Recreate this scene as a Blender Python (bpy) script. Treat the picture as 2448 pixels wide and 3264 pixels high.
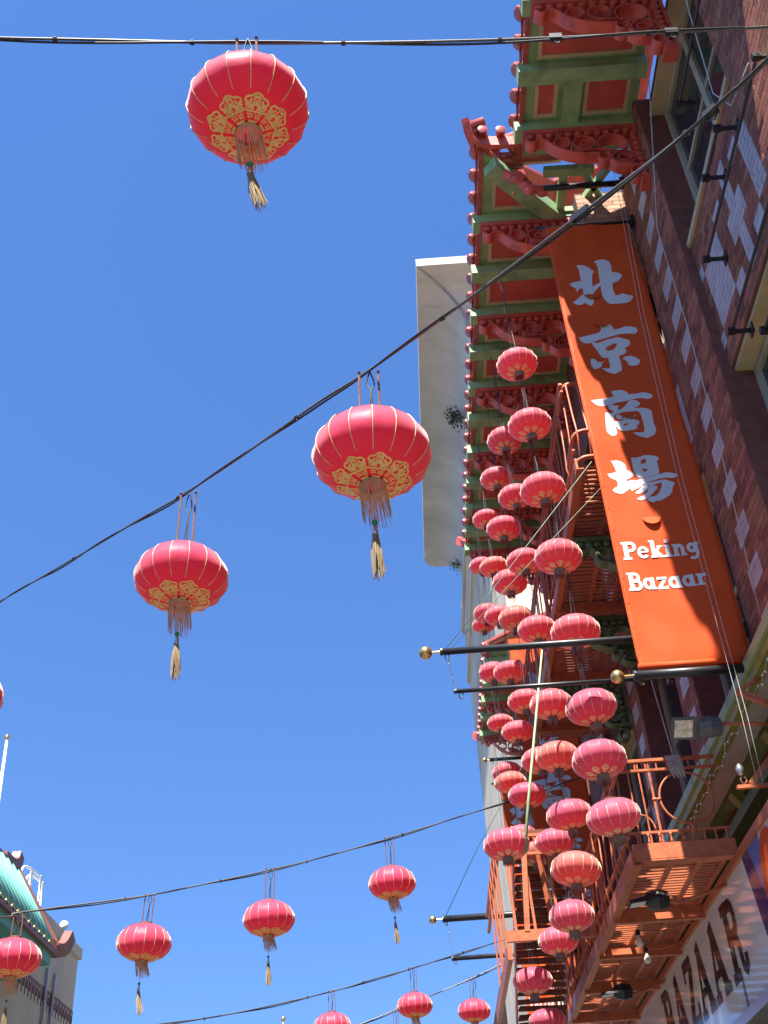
import bpy, math, random
from mathutils import Vector, Matrix
random.seed(7)
R = math.radians
scene = bpy.context.scene
for o in list(bpy.data.objects): bpy.data.objects.remove(o)
COL = scene.collection

# ------------------------------------------------------------------ camera
cam = bpy.data.cameras.new('camera'); cam_o = bpy.data.objects.new('camera', cam); COL.objects.link(cam_o)
cam.sensor_fit = 'HORIZONTAL'; cam.sensor_width = 36.0; cam.lens = 36.0 * 3500 / 2448
cam.clip_start = 0.1; cam.clip_end = 2000
EYE = Vector((0, 0, 1.6))
pitch, yaw, roll = R(36.48), R(-0.327), R(3.806)
fw = Vector((math.sin(yaw) * math.cos(pitch), math.cos(yaw) * math.cos(pitch), math.sin(pitch)))
rt = Vector((math.cos(yaw), -math.sin(yaw), 0)); up = rt.cross(fw)
r2 = rt * math.cos(roll) - up * math.sin(roll); u2 = rt * math.sin(roll) + up * math.cos(roll)
m = Matrix.Identity(4)
for i in range(3): m[i][0], m[i][1], m[i][2], m[i][3] = r2[i], u2[i], -fw[i], EYE[i]
cam_o.matrix_world = m
scene.camera = cam_o

# ------------------------------------------------------------------ sky, sun, exposure
SUN_DIR = Vector((1.0, 3.8, -7.0)).normalized()
el = math.asin(-SUN_DIR.z)
world = bpy.data.worlds.new('World'); scene.world = world; world.use_nodes = True
nt = world.node_tree; bg = nt.nodes['Background']
sky = nt.nodes.new('ShaderNodeTexSky'); sky.sky_type = 'NISHITA'; sky.sun_disc = False
sky.sun_elevation = el; sky.sun_rotation = math.atan2(-SUN_DIR.x, -SUN_DIR.y)
sky.altitude = 20; sky.air_density = 1.0; sky.dust_density = 0.0; sky.ozone_density = 3.0
hs = nt.nodes.new('ShaderNodeHueSaturation'); hs.inputs['Saturation'].default_value = 1.2      # camera's rendering of a clear blue sky
hs.inputs['Hue'].default_value = 0.508
tcw = nt.nodes.new('ShaderNodeTexCoord'); va = nt.nodes.new('ShaderNodeVectorMath'); va.operation = 'ADD'; va.inputs[1].default_value = (0, 0, 0.2)
vn = nt.nodes.new('ShaderNodeVectorMath'); vn.operation = 'NORMALIZE'; nt.links.new(tcw.outputs['Generated'], va.inputs[0]); nt.links.new(va.outputs[0], vn.inputs[0]); nt.links.new(vn.outputs[0], sky.inputs['Vector'])   # lookup raised to soften the brightening towards the horizon
nt.links.new(sky.outputs[0], hs.inputs['Color']); nt.links.new(hs.outputs[0], bg.inputs[0]); bg.inputs[1].default_value = 0.096
sun = bpy.data.lights.new('sun', 'SUN'); sun.energy = 5.0; sun.angle = R(0.53); sun.color = (1.0, 0.95, 0.86)
sun_o = bpy.data.objects.new('sun', sun); COL.objects.link(sun_o); sun_o.location = (0, 0, 60)
sun_o.rotation_euler = SUN_DIR.to_track_quat('-Z', 'Y').to_euler()
scene.view_settings.view_transform = 'Standard'; scene.view_settings.look = 'None'
scene.view_settings.exposure = 1.6; scene.view_settings.gamma = 1.0; scene.view_settings.use_curve_mapping = False
scene.render.engine = 'CYCLES'; scene.cycles.max_bounces = 8; scene.cycles.diffuse_bounces = 5; scene.cycles.transmission_bounces = 6

# ------------------------------------------------------------------ materials
def nodes(mat): return mat.node_tree.nodes, mat.node_tree.links
def material(name, col, rough=0.6, var=0.0, scale=6.0, metal=0.0, spec=0.4, bump=0.0, bscale=40.0, island=0.0, dirt=None, dirt_amt=0.0, dscale=1.5, streak=False, sheen=0.0):
    mt = bpy.data.materials.new(name); mt.use_nodes = True
    N, L = nodes(mt); b = N['Principled BSDF']
    b.inputs['Roughness'].default_value = rough; b.inputs['Metallic'].default_value = metal
    b.inputs['Specular IOR Level'].default_value = spec
    if sheen:
        b.inputs['Sheen Weight'].default_value = sheen; b.inputs['Sheen Roughness'].default_value = 0.35
    tc = N.new('ShaderNodeTexCoord'); geo = N.new('ShaderNodeNewGeometry')
    pos = geo.outputs['Position']
    cur = None
    base = N.new('ShaderNodeRGB'); base.outputs[0].default_value = (*col, 1); cur = base.outputs[0]
    def noise(sc, det=4, stretch=None):
        n = N.new('ShaderNodeTexNoise'); n.inputs['Scale'].default_value = sc; n.inputs['Detail'].default_value = det
        if stretch:
            mp = N.new('ShaderNodeMapping'); mp.inputs['Scale'].default_value = stretch; L.new(pos, mp.inputs[0]); L.new(mp.outputs[0], n.inputs['Vector'])
        else: L.new(pos, n.inputs['Vector'])
        return n.outputs['Fac']
    if var > 0:
        hsv = N.new('ShaderNodeHueSaturation'); mr = N.new('ShaderNodeMapRange')
        mr.inputs['From Min'].default_value = 0.3; mr.inputs['From Max'].default_value = 0.7
        mr.inputs['To Min'].default_value = 1 - var; mr.inputs['To Max'].default_value = 1 + var
        L.new(noise(scale), mr.inputs['Value']); L.new(mr.outputs[0], hsv.inputs['Value']); L.new(cur, hsv.inputs['Color']); cur = hsv.outputs[0]
    if island > 0:
        hs = N.new('ShaderNodeHueSaturation'); mr = N.new('ShaderNodeMapRange')
        mr.inputs['To Min'].default_value = 1 - island; mr.inputs['To Max'].default_value = 1 + island
        oi = N.new('ShaderNodeObjectInfo'); ad = N.new('ShaderNodeMath'); ad.operation = 'ADD'; fr = N.new('ShaderNodeMath'); fr.operation = 'FRACT'
        L.new(geo.outputs['Random Per Island'], ad.inputs[0]); L.new(oi.outputs['Random'], ad.inputs[1]); L.new(ad.outputs[0], fr.inputs[0])
        L.new(fr.outputs[0], mr.inputs['Value']); L.new(mr.outputs[0], hs.inputs['Value'])
        mr2 = N.new('ShaderNodeMapRange'); mr2.inputs['To Min'].default_value = 0.485; mr2.inputs['To Max'].default_value = 0.515
        m7 = N.new('ShaderNodeMath'); m7.operation = 'MULTIPLY'; m7.inputs[1].default_value = 7.31; f2 = N.new('ShaderNodeMath'); f2.operation = 'FRACT'
        L.new(fr.outputs[0], m7.inputs[0]); L.new(m7.outputs[0], f2.inputs[0]); L.new(f2.outputs[0], mr2.inputs['Value']); L.new(mr2.outputs[0], hs.inputs['Hue'])
        L.new(cur, hs.inputs['Color']); cur = hs.outputs[0]
    if dirt is not None:
        mx = N.new('ShaderNodeMix'); mx.data_type = 'RGBA'; mr = N.new('ShaderNodeMapRange')
        mr.inputs['From Min'].default_value = 0.48; mr.inputs['From Max'].default_value = 0.75; mr.inputs['To Max'].default_value = dirt_amt
        L.new(noise(dscale, 8, (6, 6, 0.6) if streak else None), mr.inputs['Value'])
        L.new(mr.outputs[0], mx.inputs['Factor']); L.new(cur, mx.inputs['A']); mx.inputs['B'].default_value = (*dirt, 1); cur = mx.outputs['Result']
    L.new(cur, b.inputs['Base Color'])
    if bump > 0:
        bp = N.new('ShaderNodeBump'); bp.inputs['Strength'].default_value = bump; bp.inputs['Distance'].default_value = 0.01
        L.new(noise(bscale, 6), bp.inputs['Height']); L.new(bp.outputs[0], b.inputs['Normal'])
    return mt

def cloth(name, col, trans=0.4, rough=0.45, sheen=0.5, var=0.08, spec=0.35, wrinkle=0.25, sheen_tint=(1, .8, .8), fade=None, tcol=None):
    mt = material(name, col, rough, var, 5.0, spec=spec, bump=wrinkle, bscale=9.0, dirt=fade, dirt_amt=0.35 if fade else 0, dscale=4.0)
    N, L = nodes(mt); b = N['Principled BSDF']; out = N['Material Output']
    b.inputs['Sheen Weight'].default_value = sheen; b.inputs['Sheen Roughness'].default_value = 0.4; b.inputs['Sheen Tint'].default_value = (*sheen_tint, 1)
    tr = N.new('ShaderNodeBsdfTranslucent'); mx = N.new('ShaderNodeMixShader'); mx.inputs[0].default_value = trans
    src = b.inputs['Base Color'].links[0].from_socket
    if tcol: tr.inputs['Color'].default_value = (*tcol, 1)
    else: L.new(src, tr.inputs['Color'])
    L.new(b.outputs[0], mx.inputs[1]); L.new(tr.outputs[0], mx.inputs[2]); L.new(mx.outputs[0], out.inputs[0])
    return mt

M = {}
M['red_paint'] = material('red_paint', (0.62, 0.10, 0.068), 0.5, 0.12, 8, dirt=(0.22, 0.04, 0.035), dirt_amt=0.75, dscale=6, bump=0.3, bscale=25)
M['red_panel'] = material('red_panel', (0.60, 0.10, 0.075), 0.55, 0.1, 4, dirt=(0.3, 0.05, 0.04), dirt_amt=0.4)
M['red_tile'] = material('red_tile', (0.40, 0.075, 0.05), 0.28, 0.2, 9, spec=0.6, dirt=(0.2, 0.05, 0.04), dirt_amt=0.6, dscale=7)
M['green_paint'] = material('green_paint', (0.29, 0.43, 0.21), 0.5, 0.1, 5, dirt=(0.10, 0.14, 0.07), dirt_amt=0.7, dscale=4, bump=0.2, bscale=25)
M['green_dark'] = material('green_dark', (0.11, 0.17, 0.07), 0.6, 0.15, 5, dirt=(0.08, 0.10, 0.05), dirt_amt=0.6, dscale=3)
M['green_olive'] = material('green_olive', (0.26, 0.28, 0.06), 0.5, 0.15, 5, dirt=(0.15, 0.15, 0.05), dirt_amt=0.5, dscale=3)
M['cream'] = material('cream', (0.56, 0.42, 0.24), 0.6, 0.1, 6, dirt=(0.3, 0.2, 0.12), dirt_amt=0.4)
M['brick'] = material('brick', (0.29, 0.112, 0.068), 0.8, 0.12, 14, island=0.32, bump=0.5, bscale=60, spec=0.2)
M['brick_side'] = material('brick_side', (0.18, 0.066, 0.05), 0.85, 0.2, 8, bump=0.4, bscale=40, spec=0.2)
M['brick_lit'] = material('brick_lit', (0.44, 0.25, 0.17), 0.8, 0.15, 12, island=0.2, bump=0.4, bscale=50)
M['white_brick'] = material('white_brick', (0.52, 0.47, 0.46), 0.45, 0.08, 12, island=0.08, dirt=(0.35, 0.28, 0.25), dirt_amt=0.5, dscale=6)
M['mortar'] = material('mortar', (0.13, 0.075, 0.06), 0.9, 0.15, 20)
M['window_cream'] = material('window_cream', (0.52, 0.43, 0.25), 0.6, 0.1, 5, dirt=(0.3, 0.24, 0.15), dirt_amt=0.4)
M['window_frame'] = material('window_frame', (0.42, 0.38, 0.28), 0.5, 0.1, 5, dirt=(0.2, 0.18, 0.14), dirt_amt=0.5)
M['glass'] = material('glass', (0.03, 0.035, 0.04), 0.06, 0, spec=0.7)
M['orange_paint'] = material('orange_paint', (0.50, 0.14, 0.06), 0.45, 0.14, 7, dirt=(0.16, 0.04, 0.02), dirt_amt=0.75, dscale=7, bump=0.35, bscale=30)
M['black_metal'] = material('black_metal', (0.018, 0.018, 0.02), 0.4, 0.2, 12, spec=0.5)
M['brass'] = material('brass', (0.72, 0.50, 0.20), 0.28, 0.1, 12, metal=0.9)
M['cable'] = material('cable', (0.03, 0.03, 0.032), 0.5, 0.3, 60)
M['cable_steel'] = material('cable_steel', (0.13, 0.13, 0.125), 0.45, 0.3, 90, metal=0.5)
M['wire_white'] = material('wire_white', (0.5, 0.47, 0.42), 0.6, 0.2, 20)
M['rust_rod'] = material('rust_rod', (0.22, 0.10, 0.07), 0.6, 0.3, 30, metal=0.3)
M['gold'] = material('gold', (0.92, 0.64, 0.22), 0.4, 0.1, 20, metal=0.0, spec=0.5)
M['gold_worn'] = material('gold_worn', (0.86, 0.64, 0.34), 0.5, 0.18, 25, metal=0.0)
M['gold_rib'] = material('gold_rib', (0.80, 0.58, 0.32), 0.4, 0.2, 30, metal=0.1)
M['fringe'] = cloth('fringe', (0.80, 0.62, 0.38), 0.5, 0.7, 0.0, 0.2, 0.1, 0.0)
M['fringe_worn'] = material('fringe_worn', (0.26, 0.19, 0.14), 0.85, 0.35, 40, dirt=(0.10, 0.07, 0.06), dirt_amt=0.6, dscale=20)
M['bead'] = material('bead', (0.0, 0.30, 0.10), 0.2, 0, spec=0.6)
M['silver'] = material('silver', (0.6, 0.58, 0.55), 0.25, 0.3, 80, metal=0.9)
M['lantern_red'] = cloth('lantern_red', (0.66, 0.07, 0.15), 0.34, 0.45, 0.9, 0.08, 0.2, 0.5, (1, .9, .94), tcol=(.92, .003, .022))
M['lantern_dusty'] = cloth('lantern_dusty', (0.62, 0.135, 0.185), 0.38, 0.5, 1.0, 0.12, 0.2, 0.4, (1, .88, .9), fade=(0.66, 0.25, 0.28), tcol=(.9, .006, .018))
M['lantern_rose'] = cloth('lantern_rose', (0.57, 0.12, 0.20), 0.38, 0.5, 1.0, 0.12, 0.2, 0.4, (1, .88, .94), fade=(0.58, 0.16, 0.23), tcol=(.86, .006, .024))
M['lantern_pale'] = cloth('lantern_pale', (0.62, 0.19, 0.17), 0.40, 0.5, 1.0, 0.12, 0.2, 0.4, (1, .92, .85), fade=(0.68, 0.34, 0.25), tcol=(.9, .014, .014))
M['lantern_cap'] = material('lantern_cap', (0.22, 0.03, 0.025), 0.5, 0.2, 20)
M['banner'] = cloth('banner', (0.66, 0.085, 0.018), 0.12, 0.6, 0.0, 0.05, 0.15, 0.15)
M['banner_white'] = cloth('banner_white', (0.62, 0.60, 0.59), 0.06, 0.6, 0.0, 0.03, 0.15, 0.05)
M['concrete'] = material('concrete', (0.50, 0.485, 0.45), 0.85, 0.12, 0.8, dirt=(0.30, 0.29, 0.27), dirt_amt=0.55, dscale=0.35, bump=0.15, bscale=6)
M['concrete_beige'] = material('concrete_beige', (0.62, 0.52, 0.37), 0.85, 0.1, 0.8, dirt=(0.32, 0.28, 0.22), dirt_amt=0.5, dscale=0.3, streak=False, bump=0.1, bscale=6)
M['stucco'] = material('stucco', (0.50, 0.46, 0.37), 0.85, 0.12, 0.6, dirt=(0.30, 0.28, 0.22), dirt_amt=0.5, dscale=0.4)
M['teal_tile'] = material('teal_tile', (0.20, 0.55, 0.44), 0.4, 0.1, 2, dirt=(0.10, 0.36, 0.29), dirt_amt=0.4)
M['teal_dark'] = material('teal_dark', (0.10, 0.36, 0.31), 0.5, 0.1, 2)
M['brown_tile'] = material('brown_tile', (0.22, 0.085, 0.065), 0.45, 0.15, 3)
M['white_paint'] = material('white_paint', (0.8, 0.8, 0.78), 0.4, 0.05, 4)
M['tan_tile_end'] = material('tan_tile_end', (0.58, 0.46, 0.24), 0.6, 0.1, 5)
M['sign_white'] = material('sign_white', (0.74, 0.72, 0.70), 0.07, 0.04, 2, spec=0.9)
M['sign_black'] = material('sign_black', (0.015, 0.013, 0.02), 0.1, 0, spec=0.8)
M['sign_blue'] = material('sign_blue', (0.035, 0.03, 0.14), 0.12, 0, spec=0.7)
M['sign_blue_light'] = material('sign_blue_light', (0.07, 0.16, 0.45), 0.12, 0, spec=0.7)
M['sign_orange'] = material('sign_orange', (0.68, 0.085, 0.02), 0.12, 0, spec=0.7)
M['sign_teal'] = material('sign_teal', (0.05, 0.28, 0.36), 0.12, 0, spec=0.7)
M['steel'] = material('steel', (0.45, 0.45, 0.46), 0.3, 0.1, 20, metal=0.8)
M['flood_glass'] = material('flood_glass', (0.55, 0.48, 0.36), 0.12, 0.4, 25, metal=0.5, spec=0.8)
M['flood_body'] = material('flood_body', (0.11, 0.11, 0.115), 0.5, 0.2, 15)
M['bulb'] = material('bulb', (0.75, 0.72, 0.65), 0.25, 0.2, 40, spec=0.7)
M['asphalt'] = material('asphalt', (0.05, 0.05, 0.05), 0.9, 0.2, 3, bump=0.4, bscale=80)
M['sidewalk'] = material('sidewalk', (0.13, 0.125, 0.115), 0.9, 0.12, 1.5, dirt=(0.18, 0.17, 0.15), dirt_amt=0.5, bump=0.2)
M['ground'] = material('ground', (0.06, 0.058, 0.055), 0.95, 0.1, 0.3)
M['line_paint'] = material('line_paint', (0.7, 0.55, 0.12), 0.7, 0.1, 8)
M['tread_brown'] = material('tread_brown', (0.20, 0.055, 0.025), 0.6, 0.2, 9)
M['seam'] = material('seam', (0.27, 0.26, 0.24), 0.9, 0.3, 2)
M['seam_red'] = material('seam_red', (0.16, 0.05, 0.05), 0.6, 0.2, 20)  # upper length of the gold ribs, shade put into the colour
M['rope_green'] = material('rope_green', (0.20, 0.30, 0.20), 0.7, 0.2, 20)
M['tassel'] = cloth('tassel', (0.50, 0.38, 0.22), 0.3, 0.7, 0.0, 0.25, 0.1, 0.0)
M['leaf'] = material('leaf', (0.035, 0.06, 0.025), 0.5, 0.3, 4, island=0.4)
M['shop_glass'] = material('shop_glass', (0.05, 0.05, 0.05), 0.1, 0, spec=0.6)
# horizontal weathering lines on the cast concrete cove
N, L = nodes(M['concrete']); b = N['Principled BSDF']; geo = [n for n in N if n.type == 'NEW_GEOMETRY'][0]
mp = N.new('ShaderNodeMapping'); mp.inputs['Scale'].default_value = (0.5, 3.6, 0.8); mp.inputs['Rotation'].default_value = (0, 0, 0.2)
ns = N.new('ShaderNodeTexNoise'); ns.inputs['Scale'].default_value = 1.6; ns.inputs['Detail'].default_value = 7; ns.inputs['Distortion'].default_value = 0.4
L.new(geo.outputs['Position'], mp.inputs[0]); L.new(mp.outputs[0], ns.inputs['Vector'])
rp = N.new('ShaderNodeMapRange'); rp.inputs['From Min'].default_value = 0.52; rp.inputs['From Max'].default_value = 0.72; rp.inputs['To Max'].default_value = 0.28; L.new(ns.outputs['Fac'], rp.inputs['Value'])
mx = N.new('ShaderNodeMix'); mx.data_type = 'RGBA'; src = b.inputs['Base Color'].links[0].from_socket
L.new(rp.outputs[0], mx.inputs['Factor']); L.new(src, mx.inputs['A']); mx.inputs['B'].default_value = (0.27, 0.25, 0.22, 1); L.new(mx.outputs['Result'], b.inputs['Base Color'])

# ------------------------------------------------------------------ mesh builder
class MB:
    def __init__(self): self.v = []; self.f = []
    def add(self, v, f):
        n = len(self.v); self.v += [tuple(p) for p in v]; self.f += [tuple(i + n for i in q) for q in f]; return self
    def box(self, x0, x1, y0, y1, z0, z1):
        v = [(x, y, z) for z in (z0, z1) for y in (y0, y1) for x in (x0, x1)]
        return self.add(v, [(0, 2, 3, 1), (4, 5, 7, 6), (0, 1, 5, 4), (2, 6, 7, 3), (0, 4, 6, 2), (1, 3, 7, 5)])
    def bar(self, a, b, w, h, upv=(0, 0, 1)):
        a = Vector(a); b = Vector(b); d = (b - a).normalized(); s = d.cross(Vector(upv))
        if s.length < 1e-5: s = d.cross(Vector((1, 0, 0)))
        s.normalize(); t = s.cross(d).normalized(); s *= w / 2; t *= h / 2
        v = [p + i * s + j * t for p in (a, b) for j in (-1, 1) for i in (-1, 1)]
        return self.add(v, [(0, 1, 3, 2), (4, 6, 7, 5), (0, 4, 5, 1), (2, 3, 7, 6), (0, 2, 6, 4), (1, 5, 7, 3)])
    def tube(self, pts, r, n=8, caps=True):
        pts = [Vector(p) for p in pts]; rs = r if isinstance(r, (list, tuple)) else [r] * len(pts)
        d0 = (pts[1] - pts[0]).normalized(); u = d0.cross(Vector((0.013, 0.02, 1)))
        if u.length < 1e-3: u = d0.cross(Vector((1, 0, 0)))
        u.normalize(); v = []; f = []
        for i, p in enumerate(pts):
            d = (pts[min(i + 1, len(pts) - 1)] - pts[max(i - 1, 0)]).normalized()
            u = (u - d * u.dot(d)).normalized(); w = d.cross(u)
            for k in range(n):
                a = 2 * math.pi * k / n; v.append(p + (u * math.cos(a) + w * math.sin(a)) * rs[i])
        for i in range(len(pts) - 1):
            for k in range(n):
                f.append((i * n + k, i * n + (k + 1) % n, (i + 1) * n + (k + 1) % n, (i + 1) * n + k))
        if caps: f.append(tuple(range(n - 1, -1, -1))); f.append(tuple((len(pts) - 1) * n + k for k in range(n)))
        return self.add(v, f)
    def lathe(self, prof, n=16, c=(0, 0, 0), axis='z', cap=True):
        v = []; f = []
        for r, z in prof:
            for k in range(n):
                a = 2 * math.pi * k / n; x, y = r * math.cos(a), r * math.sin(a)
                v.append({'z': (c[0] + x, c[1] + y, c[2] + z), 'x': (c[0] + z, c[1] + x, c[2] + y), 'y': (c[0] + y, c[1] + z, c[2] + x)}[axis])
        m = len(prof)
        for i in range(m - 1):
            for k in range(n): f.append((i * n + k, i * n + (k + 1) % n, (i + 1) * n + (k + 1) % n, (i + 1) * n + k))
        if cap: f.append(tuple(range(n - 1, -1, -1))); f.append(tuple((m - 1) * n + k for k in range(n)))
        return self.add(v, f)
    def ball(self, c, r, n=10, sq=(1, 1, 1)):
        v = []; f = []; m = n // 2 + 1
        for i in range(m + 1):
            t = math.pi * i / m
            for k in range(n):
                a = 2 * math.pi * k / n; v.append((c[0] + sq[0] * r * math.sin(t) * math.cos(a), c[1] + sq[1] * r * math.sin(t) * math.sin(a), c[2] + sq[2] * r * math.cos(t)))
        for i in range(m):
            for k in range(n): f.append((i * n + k, (i + 1) * n + k, (i + 1) * n + (k + 1) % n, i * n + (k + 1) % n))
        return self.add(v, f)
    def band(self, pts, y0, y1, th):
        """flat strip following pts (x,z), extruded along y from y0 to y1, with thickness th"""
        n = len(pts); v = []; closed = (Vector(pts[0]) - Vector(pts[-1])).length < 1e-6
        if closed: pts = pts[:-1]; n -= 1
        for i in range(n):
            a = Vector(pts[(i - 1) % n] if closed else pts[max(i - 1, 0)]); c = Vector(pts[(i + 1) % n] if closed else pts[min(i + 1, n - 1)])
            d = (c - a).normalized(); nn = Vector((-d.y, d.x)) * th / 2; p = Vector(pts[i])
            for q in (p + nn, p - nn):
                v += [(q.x, y0, q.y), (q.x, y1, q.y)]
        f = []
        for i in range(n if closed else n - 1):
            a = 4 * i; b = 4 * ((i + 1) % n)
            f += [(a, b, b + 1, a + 1), (a + 2, a + 3, b + 3, b + 2), (a, a + 2, b + 2, b), (a + 1, b + 1, b + 3, a + 3)]
        if not closed: f += [(0, 1, 3, 2), (4 * n - 4, 4 * n - 2, 4 * n - 1, 4 * n - 3)]
        return self.add(v, f)
    def mesh(self, name, mat, smooth=False):
        me = bpy.data.meshes.new(name); me.from_pydata(self.v, [], self.f); me.update()
        me.materials.append(M[mat] if isinstance(mat, str) else mat)
        if smooth:
            me.polygons.foreach_set('use_smooth', [True] * len(me.polygons))
            if smooth == 'auto':
                try: me.set_sharp_from_angle(angle=R(40))
                except Exception: pass
        return me
    def build(self, name, mat, parent=None, smooth=False): return inst(name, self.mesh(name, mat, smooth), parent)

ABS = {}
def inst(name, me, parent=None, loc=None, rot=None, scale=None):
    o = bpy.data.objects.new(name, me); COL.objects.link(o)
    if parent is not None:
        o.parent = parent
        if loc is None and parent.name in ABS:      # geometry given in world coordinates under a thing that stands at its base
            o.location = -ABS[parent.name]
    if loc is not None: o.location = loc
    if rot is not None: o.rotation_euler = rot
    if scale is not None: o.scale = scale if isinstance(scale, (tuple, list, Vector)) else (scale,) * 3
    return o
def tag(o, label=None, cat=None, group=None, kind=None):
    if label: o['label'] = label
    if cat: o['category'] = cat
    if group: o['group'] = group
    if kind: o['kind'] = kind
    return o
def thing(name, loc, label, cat, group=None):
    o = bpy.data.objects.new(name, None); COL.objects.link(o); o.location = loc; o.empty_display_size = 0.2
    ABS[o.name] = Vector(loc)
    return tag(o, label, cat, group)
def stuff(o): o['kind'] = 'stuff'; return o

# ------------------------------------------------------------------ ground
def struct(name, mb, mat):
    o = mb.build(name, mat); o['kind'] = 'structure'; return o
struct('ground', MB().box(-300, 300, -300, 300, -0.5, -0.004), 'ground')
struct('road', MB().box(-6.0, 0.4, -60, 120, -0.1, 0.0), 'asphalt')
struct('pavement', MB().box(0.55, 4.2, -60, 120, -0.05, 0.13), 'sidewalk')
struct('pavement', MB().box(-10.5, -6.15, -60, 120, -0.05, 0.13), 'sidewalk')
struct('kerb', MB().box(0.4, 0.55, -60, 120, -0.05, 0.135), 'concrete')
struct('kerb', MB().box(-6.15, -6.0, -60, 120, -0.05, 0.135), 'concrete')
struct('road_marking', MB().box(-2.86, -2.74, -60, 120, 0.0, 0.004), 'line_paint')
# ------------------------------------------------------------------ the brick building on the right
bld = thing('brick_building', (3.9, 12.0, 0.0), 'brown brick building with white brick patches and green and red pagoda eaves', 'building')
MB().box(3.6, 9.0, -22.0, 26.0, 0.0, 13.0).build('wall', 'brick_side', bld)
PIL = [(4.45, 5.6), (7.65, 8.85), (10.95, 11.65), (13.63, 14.33), (16.5, 17.2), (19.4, 20.1), (22.3, 23.0), (25.2, 26.0)]
CH, BL = 0.0783, 0.18     # course height, brick length
Z0, Z1 = 6.12, 12.98
all_bricks = []            # (distance, parent, mesh key, location)
unit = {}
def brick_mesh(key):
    if key not in unit:
        w, h, mat = key
        unit[key] = MB().box(0, 0.028, 0.004, w - 0.004, 0.004, h - 0.004).mesh('brick', mat)
    return unit[key]
def lay(parent, X, ya, yb, za, zb, patches):
    rows = int(round((zb - za) / CH))
    for i in range(rows):
        z = za + i * CH; zc = z + CH / 2
        cuts = {ya, yb}
        spans = [(p[0], p[1]) for p in patches if p[2] <= zc <= p[3]]
        for a, c in spans: cuts |= {max(ya, a), min(yb, c)}
        y = ya + (-(BL / 2) if i % 2 else 0)
        while y < yb:
            if y > ya + 0.03 and min(abs(y - c) for c in cuts) > 0.03: cuts.add(y)
            y += BL
        cs = sorted(cuts)
        for a, c in zip(cs[:-1], cs[1:]):
            if c - a < 0.015: continue
            yc = (a + c) / 2; white = any(s[0] < yc < s[1] for s in spans)
            d = (Vector((X, yc, zc)) - EYE).length
            all_bricks.append((d, parent, (round(c - a, 3), CH, 'white_brick' if white else 'brick'), (X - (0.0015 if white else 0) + random.uniform(-.0012, .0012), a, z), X, c))
pil_obj = []
for k, (a, c) in enumerate(PIL):
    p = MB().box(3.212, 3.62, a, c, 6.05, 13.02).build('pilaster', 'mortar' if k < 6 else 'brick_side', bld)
    MB().box(3.212, 3.6, a - 0.006, a - 0.001, 6.05, 13.0).build('jamb_face', 'brick_side', p, )
    yc = 8.29 if k == 1 else (a + c) / 2
    pat = [(yc - 0.18, yc + 0.18, Z0 + CH * j, Z0 + CH * (j + 3)) for j in range(1, 90, 6)] if k > 0 else []
    pat = [(q[0], q[1], q[2] + .0, q[3]) for q in pat]
    pil_obj.append(p)
    if k < 6: lay(p, 3.2, a, c, Z0, Z1, pat)
for p in pil_obj: 
    for ch in p.children: ch.location = (0, 0, 0)
# spandrels and windows between the pilasters
BAY = [(PIL[k][1], PIL[k + 1][0]) for k in range(len(PIL) - 1)]
SPZ = (8.65, 10.37)
for k, (a, c) in enumerate(BAY):
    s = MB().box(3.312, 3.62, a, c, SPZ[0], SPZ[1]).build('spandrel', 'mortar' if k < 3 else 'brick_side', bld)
    pat = []
    if k < 2:
        e = c - 7.65
        def P(y0, y1, z0, z1): pat.append((y0 + e, y1 + e, z0, z1))
        q = SPZ[0] + 0.22
        P(6.98, 7.52, 9.08, 9.80); P(6.26, 6.72, 9.30, 9.62)
        P(5.70, 6.02, 9.08, 9.80)
        for yy in (7.53, 6.73, 6.03):
            P(yy, yy + 0.24, 9.80, 10.02); P(yy, yy + 0.24, 8.86, 9.08)
        P(6.40, 6.58, 9.62, 10.1); P(6.40, 6.58, 8.80, 9.30)
    if k < 3: lay(s, 3.3, a, c, SPZ[0], SPZ[1], pat)
    for (zb, zt) in ((6.35, 8.65), (10.37, 12.72)):
        w = MB().box(3.335, 3.6, a, c, zt - 0.045, zt - 0.002).build('window', 'window_cream', bld)   # painted head of the opening
        w2 = MB(); x = 3.5
        for (y0, y1) in ((a + .002, a + .09), (c - .09, c - .002), ((a + c) / 2 - .05, (a + c) / 2 + .05)): w2.box(x, x + .09, y0, y1, zb + .06, zt - .05)
        w2.box(x + .002, x + .088, a + .01, c - .01, zt - .14, zt - .052); w2.box(x + .002, x + .088, a + .01, c - .01, zb + .06, zb + .15); w2.box(x + .01, x + .08, a + .01, c - .01, (zb + zt) / 2 - .03, (zb + zt) / 2 + .03)
        fo = w2.build('frame', 'window_frame', w); fo.location = (0, 0, 0)
        for (y0, y1) in ((a + .09, (a + c) / 2 - .05), ((a + c) / 2 + .05, c - .09)):
            g = MB().box(x + .04, x + .05, y0, y1, zb + .15, zt - .14).build('pane', 'glass', w); g.location = (0, 0, 0)
        sl = MB().box(3.27, 3.6, a + .003, c - .003, zb - .01, zb + .06).build('sill', 'window_cream', w); sl.location = (0, 0, 0)
    MB().box(3.4, 3.62, a, c, 12.72, 13.02).build('lintel', 'brick_side', bld)
    MB().box(3.4, 3.62, a, c, 6.05, 6.345).build('apron', 'brick_side', bld)
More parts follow.
